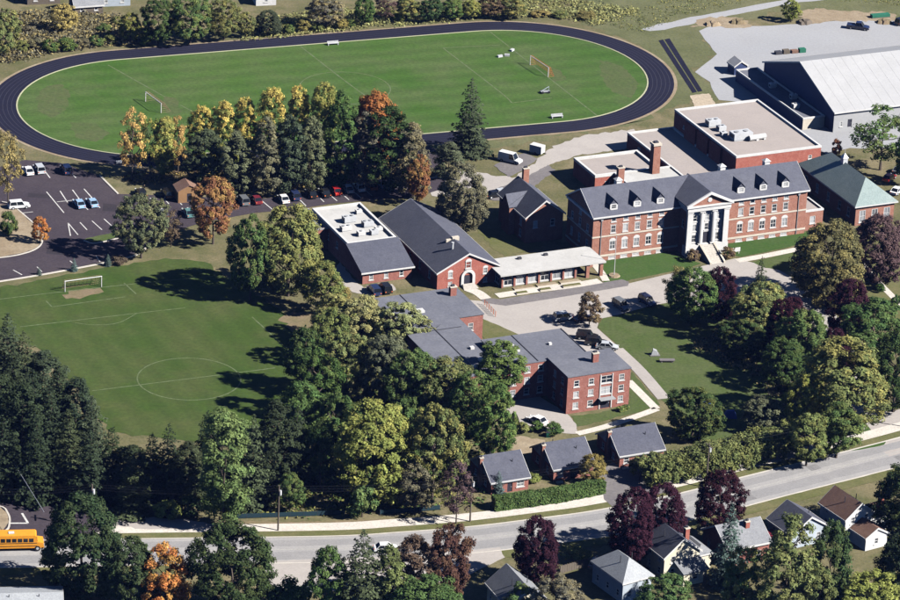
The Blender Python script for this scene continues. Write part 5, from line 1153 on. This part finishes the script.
def shrubbery(name, P, w, h, col, acc, label, cat='hedge', dens=2.8, rc=.75):
    L = np.array(smooth([G(*p) for p in P], 8)); rs = np.random.RandomState(77); o3 = L.mean(0)
    seg = np.linalg.norm(np.diff(L, axis=0), axis=1); cum = np.concatenate([[0], np.cumsum(seg)]); n = int(cum[-1] * w * dens); Q = []; Nn = []; S = []; T = []
    for k in range(n):
        s = rs.uniform(0, cum[-1]); i = min(np.searchsorted(cum, s), len(L) - 1); d = L[i] - L[i - 1]; d = d / np.linalg.norm(d); o = rs.uniform(-.5, .5) * w
        top = h * (1 - (2 * abs(o) / w) ** 4 * .45) * (.92 + .08 * math.sin(s * .55) + .05 * math.sin(s * 1.7 + 1))
        c = np.array([np.interp(s, cum, L[:, 0]) - d[1] * o - o3[0], np.interp(s, cum, L[:, 1]) + d[0] * o - o3[1], max(.4, top * math.sqrt(rs.uniform(.15, 1)) - rc * .6)])
        r = rc * rs.uniform(.6, 1.3); m = int(110 * rs.uniform(.7, 1.2)); v = rs.normal(size=(m, 3)); v /= np.linalg.norm(v, axis=1)[:, None]
        q = c + v * (r * rs.uniform(.4, 1.1, m))[:, None]; q[:, 2] = np.maximum(q[:, 2], .05); Q.append(q); Nn.append(v + .5 * rs.normal(size=(m, 3)) + np.array([0, 0, .3])); S.append(.2 * rs.uniform(.6, 1.3, m)); tn = np.empty((m, 2)); tn[:, 0] = rs.uniform(); tn[:, 1] = rs.uniform(); T.append(tn)
    t = thing(name, label, cat, (o3[0], o3[1], 0)); o = link('foliage', leaf_mesh('foliage', np.concatenate(Q), np.concatenate(Nn), np.concatenate(S), np.concatenate(T)), t); o.color = (*PAL[col], acc)
    m = MB()
    for k in range(0, len(L), 3):
        a = L[k] - o3; m.tube((a[0], a[1], 0), (a[0] + rs.uniform(-.4, .4), a[1] + rs.uniform(-.4, .4), h * .7), .12, .04, 5)
    m.obj('stems', 'bark', t)['kind'] = 'stuff'; return t
shrubbery('hedge', [(640, 484), (672, 478), (705, 470), (740, 461), (792, 448)], 8.0, 5.2, 'ol', .1, 'tall shaggy olive hedge between the drive and the street corner')
hedge('hedge', [(618, 412), (622, 411), (627, 409)], .9, .8, 'gr', .2, 'low hedge at the dormitory entrance', .08)

def scrub(name, label, poly, n, hmax, col, acc, leaf=.32, seed=1):
    W_ = np.array([G(*p)[:2] for p in poly]); rs = np.random.RandomState(seed); lo, hi = W_.min(0), W_.max(0); C_ = []
    def inside(p):
        c = False; j = len(W_) - 1
        for i in range(len(W_)):
            if (W_[i][1] > p[1]) != (W_[j][1] > p[1]) and p[0] < (W_[j][0] - W_[i][0]) * (p[1] - W_[i][1]) / (W_[j][1] - W_[i][1]) + W_[i][0]: c = not c
            j = i
        return c
    while len(C_) < n:
        p = lo + (hi - lo) * rs.uniform(size=2)
        if inside(p): C_.append(p)
    Q = []; T = []
    for c in C_:
        m = rs.randint(6, 16); r = rs.uniform(.3, 1.1); v = rs.normal(size=(m, 3)) * np.array([r, r, 0]); v[:, 2] = rs.uniform(.05, hmax * rs.uniform(.3, 1), m); Q.append(np.array([c[0], c[1], 0]) + v); tn = np.empty((m, 2)); tn[:, 0] = rs.uniform(); tn[:, 1] = rs.uniform(); T.append(tn)
    Q = np.concatenate(Q); N = len(Q); o = link(name, leaf_mesh(name, Q, rs.normal(size=(N, 3)) * .6 + np.array([0, 0, .8]), leaf * rs.uniform(.5, 1.3, N), np.concatenate(T)))
    o.color = (*PAL[col], acc); return tag(o, label, 'scrub', None, 'stuff')
scrub('scrub', 'brown and olive scrub filling the bank beyond the track bend', [(-20, 62), (10, 64), (50, 54), (100, 47), (150, 44), (150, 30), (120, 18), (60, 12), (-20, 14)], 1500, 1.4, 'gb', .35)
scrub('tall_grass', 'dry tall grass along the far straight', [(240, 41), (400, 25), (500, 17), (560, 18), (600, 26), (640, 10), (560, -2), (400, 5), (260, 18)], 1500, .8, 'pa', .2, .28, 2)
scrub('meadow_tufts', 'olive grass tufts in the far right meadow', [(600, 24), (640, 32), (700, 10), (790, -4), (905, 6), (905, -8), (700, -12)], 350, .35, 'ol', .3, .16, 3)
scrub('leaf_litter', 'brown leaf litter and low growth under the grove', [(120, 182), (200, 186), (300, 190), (400, 182), (440, 172), (405, 160), (300, 165), (200, 168), (130, 172)], 900, .5, 'br', .5, .26, 4)
scrub('undergrowth', 'low dark growth under the central trees', [(300, 345), (340, 300), (400, 320), (440, 380), (500, 420), (480, 505), (330, 515), (240, 515), (330, 430)], 1600, .7, 'gr', .3, .3, 5)
scrub('undergrowth', 'brownish low growth under the maple grove', [(690, 345), (720, 330), (800, 320), (850, 380), (840, 430), (790, 425), (760, 380)], 700, .5, 'gb', .3, .28, 6)

# ================================================================ VEHICLES
def car_parts(kind):
    """local: x forward, origin at ground centre"""
    if kind == 'van': Ls, Ws, hb, hr, cab = 5.4, 2.0, 1.05, 2.2, [(-2.62, 1.55), (-2.5, 1.0)]
    elif kind == 'suv': Ls, Ws, hb, hr, cab = 4.6, 1.85, .98, 1.72, [(-2.15, 1.05), (-1.95, .55)]
    elif kind == 'pickup': Ls, Ws, hb, hr, cab = 5.6, 1.95, 1.0, 1.82, [(-.75, 1.35), (-.55, .75)]
    else: Ls, Ws, hb, hr, cab = 4.5, 1.75, .86, 1.42, [(-1.75, 1.05), (-1.15, .35)]
    l, w = Ls / 2, Ws / 2; P = {}
    b = MB(); prof = [(-l, .32), (-l + .06, hb - .1), (-l + .25, hb - .02), (l - .9, hb - .06), (l - .15, hb - .22), (l, .55), (l - .05, .3)]
    n = len(prof)
    for s in (-1, 1): b.v += [(x, s * w * (.97 if z < .5 else 1.0) * (0.93 if abs(x) > l - .3 else 1), z) for x, z in prof]
    b.f.append(tuple(range(n))); b.f.append(tuple(range(2 * n - 1, n - 1, -1)))
    for i in range(n): j = (i + 1) % n; b.f.append((i, n + i, n + j, j))
    b.m = [0] * len(b.f)
    (a0, a1), (t0, t1) = cab; wt = w * .8
    b.slab([(t0, -wt, hr), (t1, -wt, hr), (t1, wt, hr), (t0, wt, hr)], .06)
    for x0, x1, zz in ((a0, t0, 0), (a1, t1, 0)):
        for s in (-1, 1): b.tube((x0, s * w * .93, hb - .05), (x1, s * wt * .97, hr - .03), .05, .05, 4)
    mx = (a0 + a1) / 2
    for s in (-1, 1): b.tube((mx, s * w * .93, hb - .05), ((t0 + t1) / 2, s * wt * .97, hr - .03), .045, .045, 4)
    if kind == 'van':
        for s in (-1, 1): b.poly([(a0, s * w * .935, hb - .05), (.1, s * w * .935, hb - .05), (0.0, s * wt * .99, hr - .02), (t0, s * wt * .99, hr - .02)])
        b.poly([(a0 - .01, -w * .9, hb - .05), (a0 - .01, w * .9, hb - .05), (t0 - .01, wt, hr - .02), (t0 - .01, -wt, hr - .02)])
    if kind == 'pickup': b.box(-l + .05, a0 - .1, -w + .01, -w + .12, hb - .1, hb + .12); b.box(-l + .05, a0 - .1, w - .12, w - .01, hb - .1, hb + .12); b.box(-l + .05, -l + .14, -w + .12, w - .12, hb - .1, hb + .12)
    P['body'] = (b.mesh('body', 'paintcar'), 1)
    g = lambda q: MB().poly(q).mesh('g', 'carglass')
    P['windscreen'] = (g([(a1, -w * .9, hb - .05), (a1, w * .9, hb - .05), (t1, wt * .95, hr - .05), (t1, -wt * .95, hr - .05)]), 0)
    P['rear_window'] = (g([(a0, w * .9, hb - .05), (a0, -w * .9, hb - .05), (t0, -wt * .95, hr - .05), (t0, wt * .95, hr - .05)]), 0)
    for s in (-1, 1): P['side_window%d' % s] = (g([(a0, s * w * .92, hb - .05), (a1, s * w * .92, hb - .05), (t1, s * wt * .96, hr - .05), (t0, s * wt * .96, hr - .05)]), 0)
    for sx in (-1, 1):
        for s in (-1, 1): P['wheel%d%d' % (sx, s)] = (MB().tube((sx * l * .62, s * (w - .2), .33), (sx * l * .62, s * (w + .02), .33), .33, None, 12).tube((sx * l * .62, s * (w + .02), .33), (sx * l * .62, s * (w + .03), .33), .19, None, 8, 1).mesh('wheel', ['black', 'galv']), 0)
    for s in (-1, 1):
        P['headlight%d' % s] = (MB().box(l - .1, l + .02, s * w * .68 - .16, s * w * .68 + .16, .58, .72).mesh('headlight', 'white'), 0)
        P['tail_light%d' % s] = (MB().box(-l - .02, -l + .08, s * w * .72 - .12, s * w * .72 + .12, .62, .78).mesh('tail_light', 'orange'), 0)
    return P
CARP = {k: car_parts(k) for k in ('car', 'suv', 'van', 'pickup')}
CC = dict(white=(.78, .78, .78), silver=(.48, .50, .52), black=(.012, .012, .014), dblue=(.02, .03, .08), red=(.42, .02, .02), lblue=(.30, .45, .62), teal=(.10, .22, .22), grey=(.14, .15, .16), orange=(.5, .12, .03), dred=(.16, .02, .03))
def car(kind, px, py, head, col, label, group=None, name=None):
    p = G(px, py); t = thing(name or {'car': 'parked_car', 'suv': 'parked_car', 'van': 'white_van', 'pickup': 'pickup_truck'}[kind], label, {'van': 'van', 'pickup': 'truck'}.get(kind, 'car'), (p[0], p[1], .06), math.radians(head), group)
    for k, (me, c) in CARP[kind].items():
        o = link(k.rstrip('-01'), me, t)
        if c: o.color = (*CC[col], 1)
g1 = 'cars in the left parking lot'; g2 = 'cars parked below the grove'; g3 = 'cars at the dormitory'
for a in (('car', 28, 173, 112, 'white', 'white car at the top left corner of the parking lot', g1), ('suv', 39, 171.5, 112, 'silver', 'silver car beside the white one at the lot corner', g1), ('suv', 66, 172, 112, 'dblue', 'dark car in tree shade at the lot top', g1),
          ('suv', 19, 208, 20, 'white', 'white car parked sideways at the kerbed island', g1), ('car', 79, 206, 114, 'lblue', 'left of two pale blue cars in the lot middle', g1), ('car', 92, 205, 114, 'lblue', 'right of two pale blue cars in the lot middle', g1),
          ('car', 141, 195, 112, 'black', 'black car left of the tan shed', g1), ('suv', 167, 196, 112, 'black', 'black car beside the tan shed', g1), ('car', 162, 216, 112, 'grey', 'grey car half hidden by the loose tree', g1), ('car', 188, 215, 112, 'teal', 'teal car left of the rust and gold maple', g1),
          ('car', 283, 201, 112, 'white', 'leftmost white car in the row below the grove', g2), ('suv', 294, 198, 112, 'dblue', 'dark blue car second in the row below the grove', g2), ('car', 311, 196, 112, 'black', 'left black car in the row below the grove', g2), ('car', 324.5, 195, 112, 'black', 'black car left of the red one', g2),
          ('car', 335.5, 193, 112, 'red', 'bright red car in the row below the grove', g2), ('car', 347.5, 191, 112, 'silver', 'silver car right of the bright red one', g2), ('car', 359, 189.5, 112, 'white', 'white car between silver and orange cars', g2), ('car', 371, 188, 112, 'orange', 'orange-red car in the row below the grove', g2),
          ('car', 382, 186, 112, 'lblue', 'pale blue car near the right end of the row', g2), ('car', 393, 185, 112, 'silver', 'last silver car at the right end of the row', g2), ('suv', 243, 203, 112, 'grey', 'grey car under the grey-green pine', g2), ('car', 256, 202, 112, 'dred', 'dark red car under the pines', g2),
          ('van', 510, 162, -28, 'white', 'white van on the grey bay behind the main building', None), ('pickup', 858, 29, -12, 'dblue', 'dark blue pickup on the gravel yard', None), ('suv', 903, 24, 40, 'black', 'black car at the right edge of the gravel yard', None),
          ('suv', 564, 320, 24, 'silver', 'silver car left of the tan-brown tree', g3), ('car', 584, 321, 24, 'dblue', 'dark blue car partly behind the tan-brown tree', g3), ('suv', 587, 339, -6, 'black', 'first black car beside the dormitory roof', g3), ('suv', 596, 345, -6, 'black', 'second black car beside the dormitory roof', g3), ('car', 607, 349, -6, 'silver', 'silver-blue car at the end of the dormitory cars', g3),
          ('suv', 621, 308, -58, 'grey', 'grey car alone on the forecourt', None), ('suv', 647, 304, -58, 'dblue', 'dark blue car at the grove edge of the forecourt', None), 
          ('suv', 513, 424, 100, 'black', 'black car in the dormitory court shade', None), ('car', 537, 423, 140, 'white', 'white car in the dormitory court', None), ('suv', 374, 293, 112, 'dblue', 'dark car left before the left brick block', None), ('suv', 385, 291, 112, 'black', 'dark car right before the left brick block', None),
          ('car', 386, 551, 10, 'white', 'white car driving on the street behind the spruce', None), ('car', 495, 197, 30, 'black', 'black car behind the shaded brick wing', None), ('car', 502, 195, 30, 'silver', 'silver car behind the shaded brick wing', None), ('car', 889, 180, 60, 'red', 'red car right of the green roofed hall', None), ('car', 897, 193, 60, 'white', 'white car right of the green roofed hall', None),
          ('car', 899, 172, 60, 'grey', 'grey car beyond the green roofed hall', None), ('car', 311, 592, 30, 'grey', 'grey car on the lay-by under the street trees', None)):
    car(*a)
# school bus
p = G(12, 549); bus = thing('school_bus', 'orange-yellow school bus on the street at the left edge', 'bus', (p[0], p[1], .13), math.radians(8))
m = MB(); pr = [(-5.2, .55), (-5.2, 2.75), (-5.0, 3.0), (4.0, 3.0), (4.25, 2.75), (4.35, 1.75), (5.4, 1.55), (5.55, .6)]; n = len(pr)
for s in (-1, 1): m.v += [(x, s * 1.22, z) for x, z in pr]
m.f = [tuple(range(n)), tuple(range(2 * n - 1, n - 1, -1))] + [(i, n + i, n + (i + 1) % n, (i + 1) % n) for i in range(n)]; m.m = [0] * len(m.f); m.obj('body', 'busyellow', bus)
for s in (-1, 1):
    for k in range(9): MB().box(-4.9 + k * .98, -4.9 + k * .98 + .78, s * 1.225 - .01, s * 1.225 + .01, 1.75, 2.45).obj('window', 'carglass', bus)
    for z in (.95, 1.5): MB().box(-5.2, 4.3, s * 1.235 - .015, s * 1.235 + .015, z, z + .1).obj('rub_rail', 'black', bus)
    for x in (-3.2, 4.4): MB().tube((x, s * .95, .5), (x, s * 1.26, .5), .5, None, 14).tube((x, s * 1.26, .5), (x, s * 1.28, .5), .25, None, 8, 1).obj('wheel', ['black', 'galv'], bus)
    MB().box(5.5, 5.6, s * .85 - .15, s * .85 + .15, .9, 1.2).obj('headlight', 'white', bus)
MB().hull8([(4.27, -1.1, 1.8), (4.4, -1.1, 1.8), (4.4, 1.1, 1.8), (4.27, 1.1, 1.8)], [(4.18, -1.1, 2.7), (4.3, -1.1, 2.7), (4.3, 1.1, 2.7), (4.18, 1.1, 2.7)]).obj('windscreen', 'carglass', bus)
MB().box(-.6, .4, -.4, .4, 3.0, 3.12).obj('roof_hatch', 'white', bus)

# ================================================================ SMALL THINGS
def goal(a, b, depth, net, label, hh=2.3):
    A, Bp = G(*a), G(*b); d = Bp - A; w = float(np.hypot(d[0], d[1])); t = thing('soccer_goal', label, 'goal', (A[0], A[1], .05), math.atan2(d[1], d[0]))
    for x in (0, w): MB().tube((x, 0, 0), (x, 0, hh), .09).obj('post', 'white', t)
    MB().tube((-.08, 0, hh), (w + .08, 0, hh), .09).obj('crossbar', 'white', t)
    m = MB(); s = depth; k = 9
    for i in range(k + 1):
        x = w * i / k; m.tube((x, 0, hh), (x, s * .35, hh), .03, n=4); m.tube((x, s * .35, hh), (x, s, 0.02), .03, n=4)
    for j in range(6):
        f = j / 5; y, z = s * (.35 + .65 * f), hh * (1 - f) + .02; m.tube((0, y, z), (w, y, z), .03, n=4)
        for x in (0, w): m.tube((x, 0, z), (x, y, z), .03, n=4)
    m.obj('net', net, t); return t
goal((65, 292), (101.5, 287), 1.8, 'netting', 'white framed soccer goal on the left pitch')
goal((161, 113), (145.5, 101.5), -2.4, 'netting', 'white goal with tan net at the left of the track field')
goal((530, 65), (548, 77), 1.6, 'netorange', 'white goal with orange net at the right of the track field')
def bench(px, py, rz, label):
    p = G(px, py); t = thing('bench', label, 'bench', (p[0], p[1], .05), math.radians(rz), 'white field benches')
    MB().box(-1.4, 1.4, -.3, .3, .45, .55).obj('seat', 'galv', t); MB().box(-1.4, 1.4, .28, .34, .6, .95).obj('backrest', 'galv', t)
    for x in (-1.2, 1.2): MB().box(x - .08, x + .08, -.28, .34, 0, .45).obj('leg', 'galv', t)
bench(333, 45, 20, 'white bench at the far touchline of the track field'); bench(557, 118, 20, 'white bench at the near side of the track field')
def tubs(px, py, label, name, fn, cat, rz=0, group=None):
    p = G(px, py); t = thing(name, label, cat, (p[0], p[1], .05), math.radians(rz), group); fn(t); return t
def cart(t):
    MB().box(-1.1, 1.1, -.5, .5, .35, .5).obj('deck', 'grey', t); MB().tube((-1, 0, .5), (.9, 0, 1.5), .08).tube((.9, 0, .5), (.9, 0, 1.5), .06).obj('arm', 'lblue' if 'lblue' in MT else 'blueside', t)
    for x in (-.8, .8):
        for y in (-.55, .55): MB().tube((x, y - .06, .3), (x, y + .06, .3), .3, None, 10).obj('wheel', 'black', t)
tubs(545, 93, 'blue-grey line marking cart on the track field', 'field_cart', cart, 'cart', 20)
def box(t): MB().box(-.6, .6, -.3, .3, 0, .4).obj('case', 'galv', t); MB().box(-.62, .62, -.32, .32, .4, .46).obj('lid', 'galv', t)
tubs(500, 57, 'left white kit box on the track field', 'kit_box', box, 'box', 30, 'kit boxes'); tubs(507, 56, 'middle white kit box on the track field', 'kit_box', box, 'box', 0, 'kit boxes'); tubs(512, 51, 'white kit box furthest right near the orange goal', 'kit_box', box, 'box', 60, 'kit boxes')
tubs(119, 163, 'white kit box on the near bend of the track', 'kit_box', box, 'box', 15, 'kit boxes')
def trailer(t):
    MB().box(-1.5, 1.5, -.9, .9, .5, 2.2).obj('box', 'white', t); MB().box(1.5, 2.3, -.08, .08, .5, .62).obj('hitch', 'darkgrey', t)
    for y in (-.95, .95): MB().tube((0, y - .1, .35), (0, y + .1, .35), .35, None, 10).obj('wheel', 'black', t)
tubs(537, 154, 'small white trailer beside the service road', 'trailer', trailer, 'trailer', -30)
def monument(t): MB().hull8([(-.8, -.5, 0), (.7, -.6, 0), (.9, .5, 0), (-.6, .6, 0)], [(-.4, -.25, 1.2), (.35, -.3, .9), (.4, .25, 1.0), (-.3, .3, 1.3)]).obj('stone', 'grey', t); MB().box(-1.0, 1.0, -.75, .75, 0, .12).obj('base', 'asphalt2', t)
tubs(654.5, 355, 'pale boulder on the wide lawn', 'boulder', monument, 'stone', 10)
def slabst(t): MB().box(-1.5, 1.5, -.5, .5, .35, .5).obj('seat', 'asphalt2', t); MB().box(-1.2, -.9, -.4, .4, 0, .35).obj('leg', 'asphalt2', t); MB().box(.9, 1.2, -.4, .4, 0, .35).obj('leg', 'asphalt2', t)
tubs(667, 362, 'low grey stone bench on the wide lawn', 'stone_bench', slabst, 'bench', 5)
def tarpb(t): MB().hull8([(-1.3, -.9, 0), (1.3, -.9, 0), (1.3, .9, 0), (-1.3, .9, 0)], [(-.7, -.3, 1.3), (.7, -.3, 1.4), (.7, .3, 1.4), (-.7, .3, 1.3)]).obj('cover', 'tarp', t); MB().box(-1.1, 1.1, -.7, .7, 0, .4).obj('frame', 'darkgrey', t)
tubs(730, 417, 'larger dark blue covered frame on the lawn', 'covered_frame', tarpb, 'cover', 0); 
tubs(707, 408, 'smaller blue covered frame on the lawn', 'covered_frame', tarpb, 'cover', 40)
def sign(t): MB().box(-.9, .9, -.05, .05, .5, 1.4).obj('board', 'white', t); MB().box(-.7, -.6, -.05, .05, 0, .5).obj('post', 'white', t); MB().box(.6, .7, -.05, .05, 0, .5).obj('post', 'white', t)
tubs(736, 254, 'small white sign board on the right front lawn', 'sign_board', sign, 'sign', 24)
def flag(t): MB().tube((0, 0, 0), (0, 0, 8.6), .09, .05).obj('pole', 'white', t); MB().tube((0, 0, 8.6), (0, 0, 8.75), .12).obj('finial', 'galv', t); MB().tube((0, 0, 0), (0, 0, .25), 1.3, 1.1, 12).obj('stone_bed', 'dirt', t)
tubs(614, 276, 'slim white flagpole in a stone bed on the left front lawn', 'flagpole', flag, 'flagpole')
def shed(t):
    four_walls(t, -2.4, 2.4, -2, 2, 0, 2.6, 'tan', [(2.4, .05, 1.0, 2.0, 'door')]); gable_roof(t, -2.4, 2.4, -2, 2, 2.6, 3.8, 'brownroof', 'y', .25, .2, .1, 'tan', True, None)
tubs(187, 199, 'tan timber shed under the grove', 'shed', shed, 'shed', 18)
def fence(t):
    for k in range(6): MB().tube((0, -3 + k * 1.2, 0), (0, -3 + k * 1.2, 1.2), .06).obj('post', 'orange', t)
    m = MB()
    for z in (.3, .6, .9, 1.15): m.tube((0, -3, z), (0, 3, z), .035, n=4)
    m.obj('mesh_rail', 'orange', t)
tubs(490, 311, 'orange plastic safety fence across the drive', 'safety_fence', fence, 'fence', 22)
def heap(t, c='dirt'):
    rs = random.Random(4)
    for k in range(5):
        x, y, r = rs.uniform(-3, 3), rs.uniform(-.8, .8), rs.uniform(.7, 1.3); m = MB(); n = 9
        R1 = [(x + r * 1.3 * math.cos(6.283 * i / n) * rs.uniform(.8, 1.2), y + r * 1.3 * math.sin(6.283 * i / n) * rs.uniform(.8, 1.2), 0) for i in range(n)]; R2 = [(x + (p[0] - x) * .55, y + (p[1] - y) * .55, r * rs.uniform(.5, .75)) for p in R1]
        m.hull8(R1, R2); m.obj('mound', c, t)
tubs(714, 24, 'heap of tan soil at the yard edge', 'soil_heap', heap, 'heap', 10); tubs(740, 22, 'reddish soil heap left of the single yard tree', 'soil_heap', lambda t: heap(t, 'brownroof' and 'wornearth'), 'heap', 0)
tubs(886, 22, 'rubble heap at the right end of the gravel yard', 'rubble_heap', lambda t: heap(t, 'wornearth'), 'heap', 0)
tubs(805, 22, 'brush pile right of the single yard tree', 'brush_pile', lambda t: heap(t, 'wood'), 'heap', 30)
def stuffs(t):
    for k, (x, c) in enumerate(((-3, 'darkgrey'), (-1, 'wood'), (1.2, 'brownroof'), (3.2, 'greentarp'))): MB().box(x - .9, x + .7, -.6, .6, 0, .7 + .25 * (k % 2)).obj('stack', c, t)
tubs(790, 53, 'row of stacked materials behind the arena', 'material_stack', stuffs, 'stack', 20)
tubs(880, 17, 'green covered stack at the top right', 'material_stack', lambda t: (MB().box(-2.4, 2.4, -.7, .7, 0, .8).obj('cover', 'greentarp', t), MB().box(-2.5, 2.5, -.8, .8, 0, .15).obj('pallet', 'wood', t)), 'stack', 20)
# utility poles and wires
poles = []
def pole(px, py, h, label, rz=10, arm=True):
    p = G(px, py); t = thing('utility_pole', label, 'pole', (p[0], p[1], 0), math.radians(rz), 'street utility poles')
    MB().tube((0, 0, 0), (0, 0, h), .17, .12, 8).obj('pole', 'wood', t)
    if arm: MB().box(-.08, .08, -1.2, 1.2, h - .7, h - .55).obj('crossarm', 'wood', t)
    MB().tube((.25, 0, h - 1.9), (.25, 0, h - 1.0), .25, None, 10).obj('transformer', 'galv', t)
    poles.append((p[0], p[1], h)); return t
pole(-60, 532, 9, 'utility pole just outside the left edge', 8); pole(92, 530, 9.0, 'utility pole behind the big dark maple', 8); pole(278, 531, 9.0, 'utility pole beside the pavement near the poplar', 8); pole(470, 522, 9.0, 'utility pole by the thin purplish tree', 15); pole(706, 488, 9.2, 'utility pole inside the tall shaggy hedge', 28); pole(930, 432, 9.2, 'utility pole beyond the right edge', 33)
for i in range(len(poles) - 1):
    a, b = poles[i], poles[i + 1]; m = MB()
    d = np.array([b[0] - a[0], b[1] - a[1]]); nn = np.array([-d[1], d[0]]) / np.hypot(*d)
    for o_ in (-1.0, 0.0, 1.0):
        for k in range(8):
            f0, f1 = k / 8, (k + 1) / 8; q = lambda f: (a[0] + d[0] * f + nn[0] * o_ - 0, a[1] + d[1] * f + nn[1] * o_, a[2] - .5 + (b[2] - a[2]) * f - 3.2 * f * (1 - f))
            m.tube(q(f0), q(f1), .013, n=3)
    tag(m.obj('power_wires', 'darkgrey'), ('power wires over the side street at the left', 'power wires between maple and poplar poles', 'power wires above the central pavement', 'power wires passing the cottages', 'power wires over the shaggy hedge')[i], 'wires', 'street power wires')
p0, p1 = G(-10, 425, 7), G(44, 512, 6); tag(MB().tube(p0, p1, .05, n=4).obj('guy_wire', 'galv'), 'pale wire slanting across the dark spruces', 'wire')
# dark screen fence above the pavement
def screen(P, label):
    L = [G(*p) for p in P]; c = L[0]; t = thing('screen_fence', label, 'fence', (c[0], c[1], 0), 0, 'blue-green screens')
    for a, b in zip(L[:-1], L[1:]):
        d = b - a; n_ = max(1, int(np.hypot(d[0], d[1]) / 2.4))
        for k in range(n_):
            q0 = a + d * k / n_ - c; q1 = a + d * (k + 1) / n_ - c; m = MB(); nn = np.array([-d[1], d[0]]) / np.hypot(d[0], d[1]) * .03
            m.hull8([(q0[0] - nn[0], q0[1] - nn[1], .1), (q1[0] - nn[0], q1[1] - nn[1], .1), (q1[0] + nn[0], q1[1] + nn[1], .1), (q0[0] + nn[0], q0[1] + nn[1], .1)], [(q0[0] - nn[0], q0[1] - nn[1], .95), (q1[0] - nn[0], q1[1] - nn[1], .95), (q1[0] + nn[0], q1[1] + nn[1], .95), (q0[0] + nn[0], q0[1] + nn[1], .95)])
            m.obj('panel', 'tealfence', t); MB().tube((q0[0], q0[1], 0), (q0[0], q0[1], 1.1), .05).obj('post', 'darkgrey', t)
screen([(232, 519), (290, 517), (345, 515)], 'blue-green screen fence left of the bright bush'); screen([(380, 515), (440, 510)], 'blue-green screen fence right of the bright bush')

# back yards along the street
def board_fence(P, label):
    L = [G(*p) for p in P]; c = L[0]; t = thing('board_fence', label, 'fence', (c[0], c[1], 0))
    for a, b in zip(L[:-1], L[1:]):
        d = b - a; ln = np.hypot(d[0], d[1]); an = math.atan2(d[1], d[0]); k = int(ln / .5)
        for i in range(k):
            q = a + d * i / k - c; link('board', FB, t, (q[0], q[1], 0), an)
FB = MB().box(0, .46, -.03, .03, 0, 1.5).box(-.02, .1, .03, .1, 0, 1.6).mesh('board', 'wood')
board_fence([(690, 570), (706, 585)], 'wooden board fence between the cream house and the spruce'); board_fence([(560, 574), (588, 566)], 'wooden board fence left of the pale roofed house')
car('car', 596, 566, 70, 'grey', 'grey car beside the pale roofed house'); car('suv', 772, 540, 60, 'dred', 'dark red car beside the dark roofed house')
def bin_(t): MB().hull8([(-.3, -.35, 0), (.3, -.35, 0), (.3, .35, 0), (-.3, .35, 0)], [(-.36, -.42, 1.0), (.36, -.42, 1.0), (.36, .42, 1.0), (-.36, .42, 1.0)]).obj('bin', 'greentarp', t); MB().box(-.38, .38, -.45, .42, 1.0, 1.08).obj('lid', 'darkgrey', t)
tubs(548, 437, 'green wheeled bin below the dormitory court', 'wheeled_bin', bin_, 'bin'); tubs(648, 574, 'green wheeled bin at the cream house', 'wheeled_bin', bin_, 'bin')
# the air between
hz = MB().box(-700, 700, -150, 1700, -1.0, 330.0).obj('haze', 'white'); hz.data.materials.clear()
hm = bpy.data.materials.new('haze_air'); hm.use_nodes = True; hn = hm.node_tree; hn.nodes.remove(hn.nodes['Principled BSDF'])
pv = hn.nodes.new('ShaderNodeVolumePrincipled'); pv.inputs['Color'].default_value = (0.22, 0.36, 1.0, 1); pv.inputs['Density'].default_value = 0.00002
hn.links.new(pv.outputs[0], hn.nodes['Material Output'].inputs['Volume']); hz.data.materials.append(hm)
tag(hz, 'thin bluish summer haze over the whole campus', 'haze', None, 'stuff')
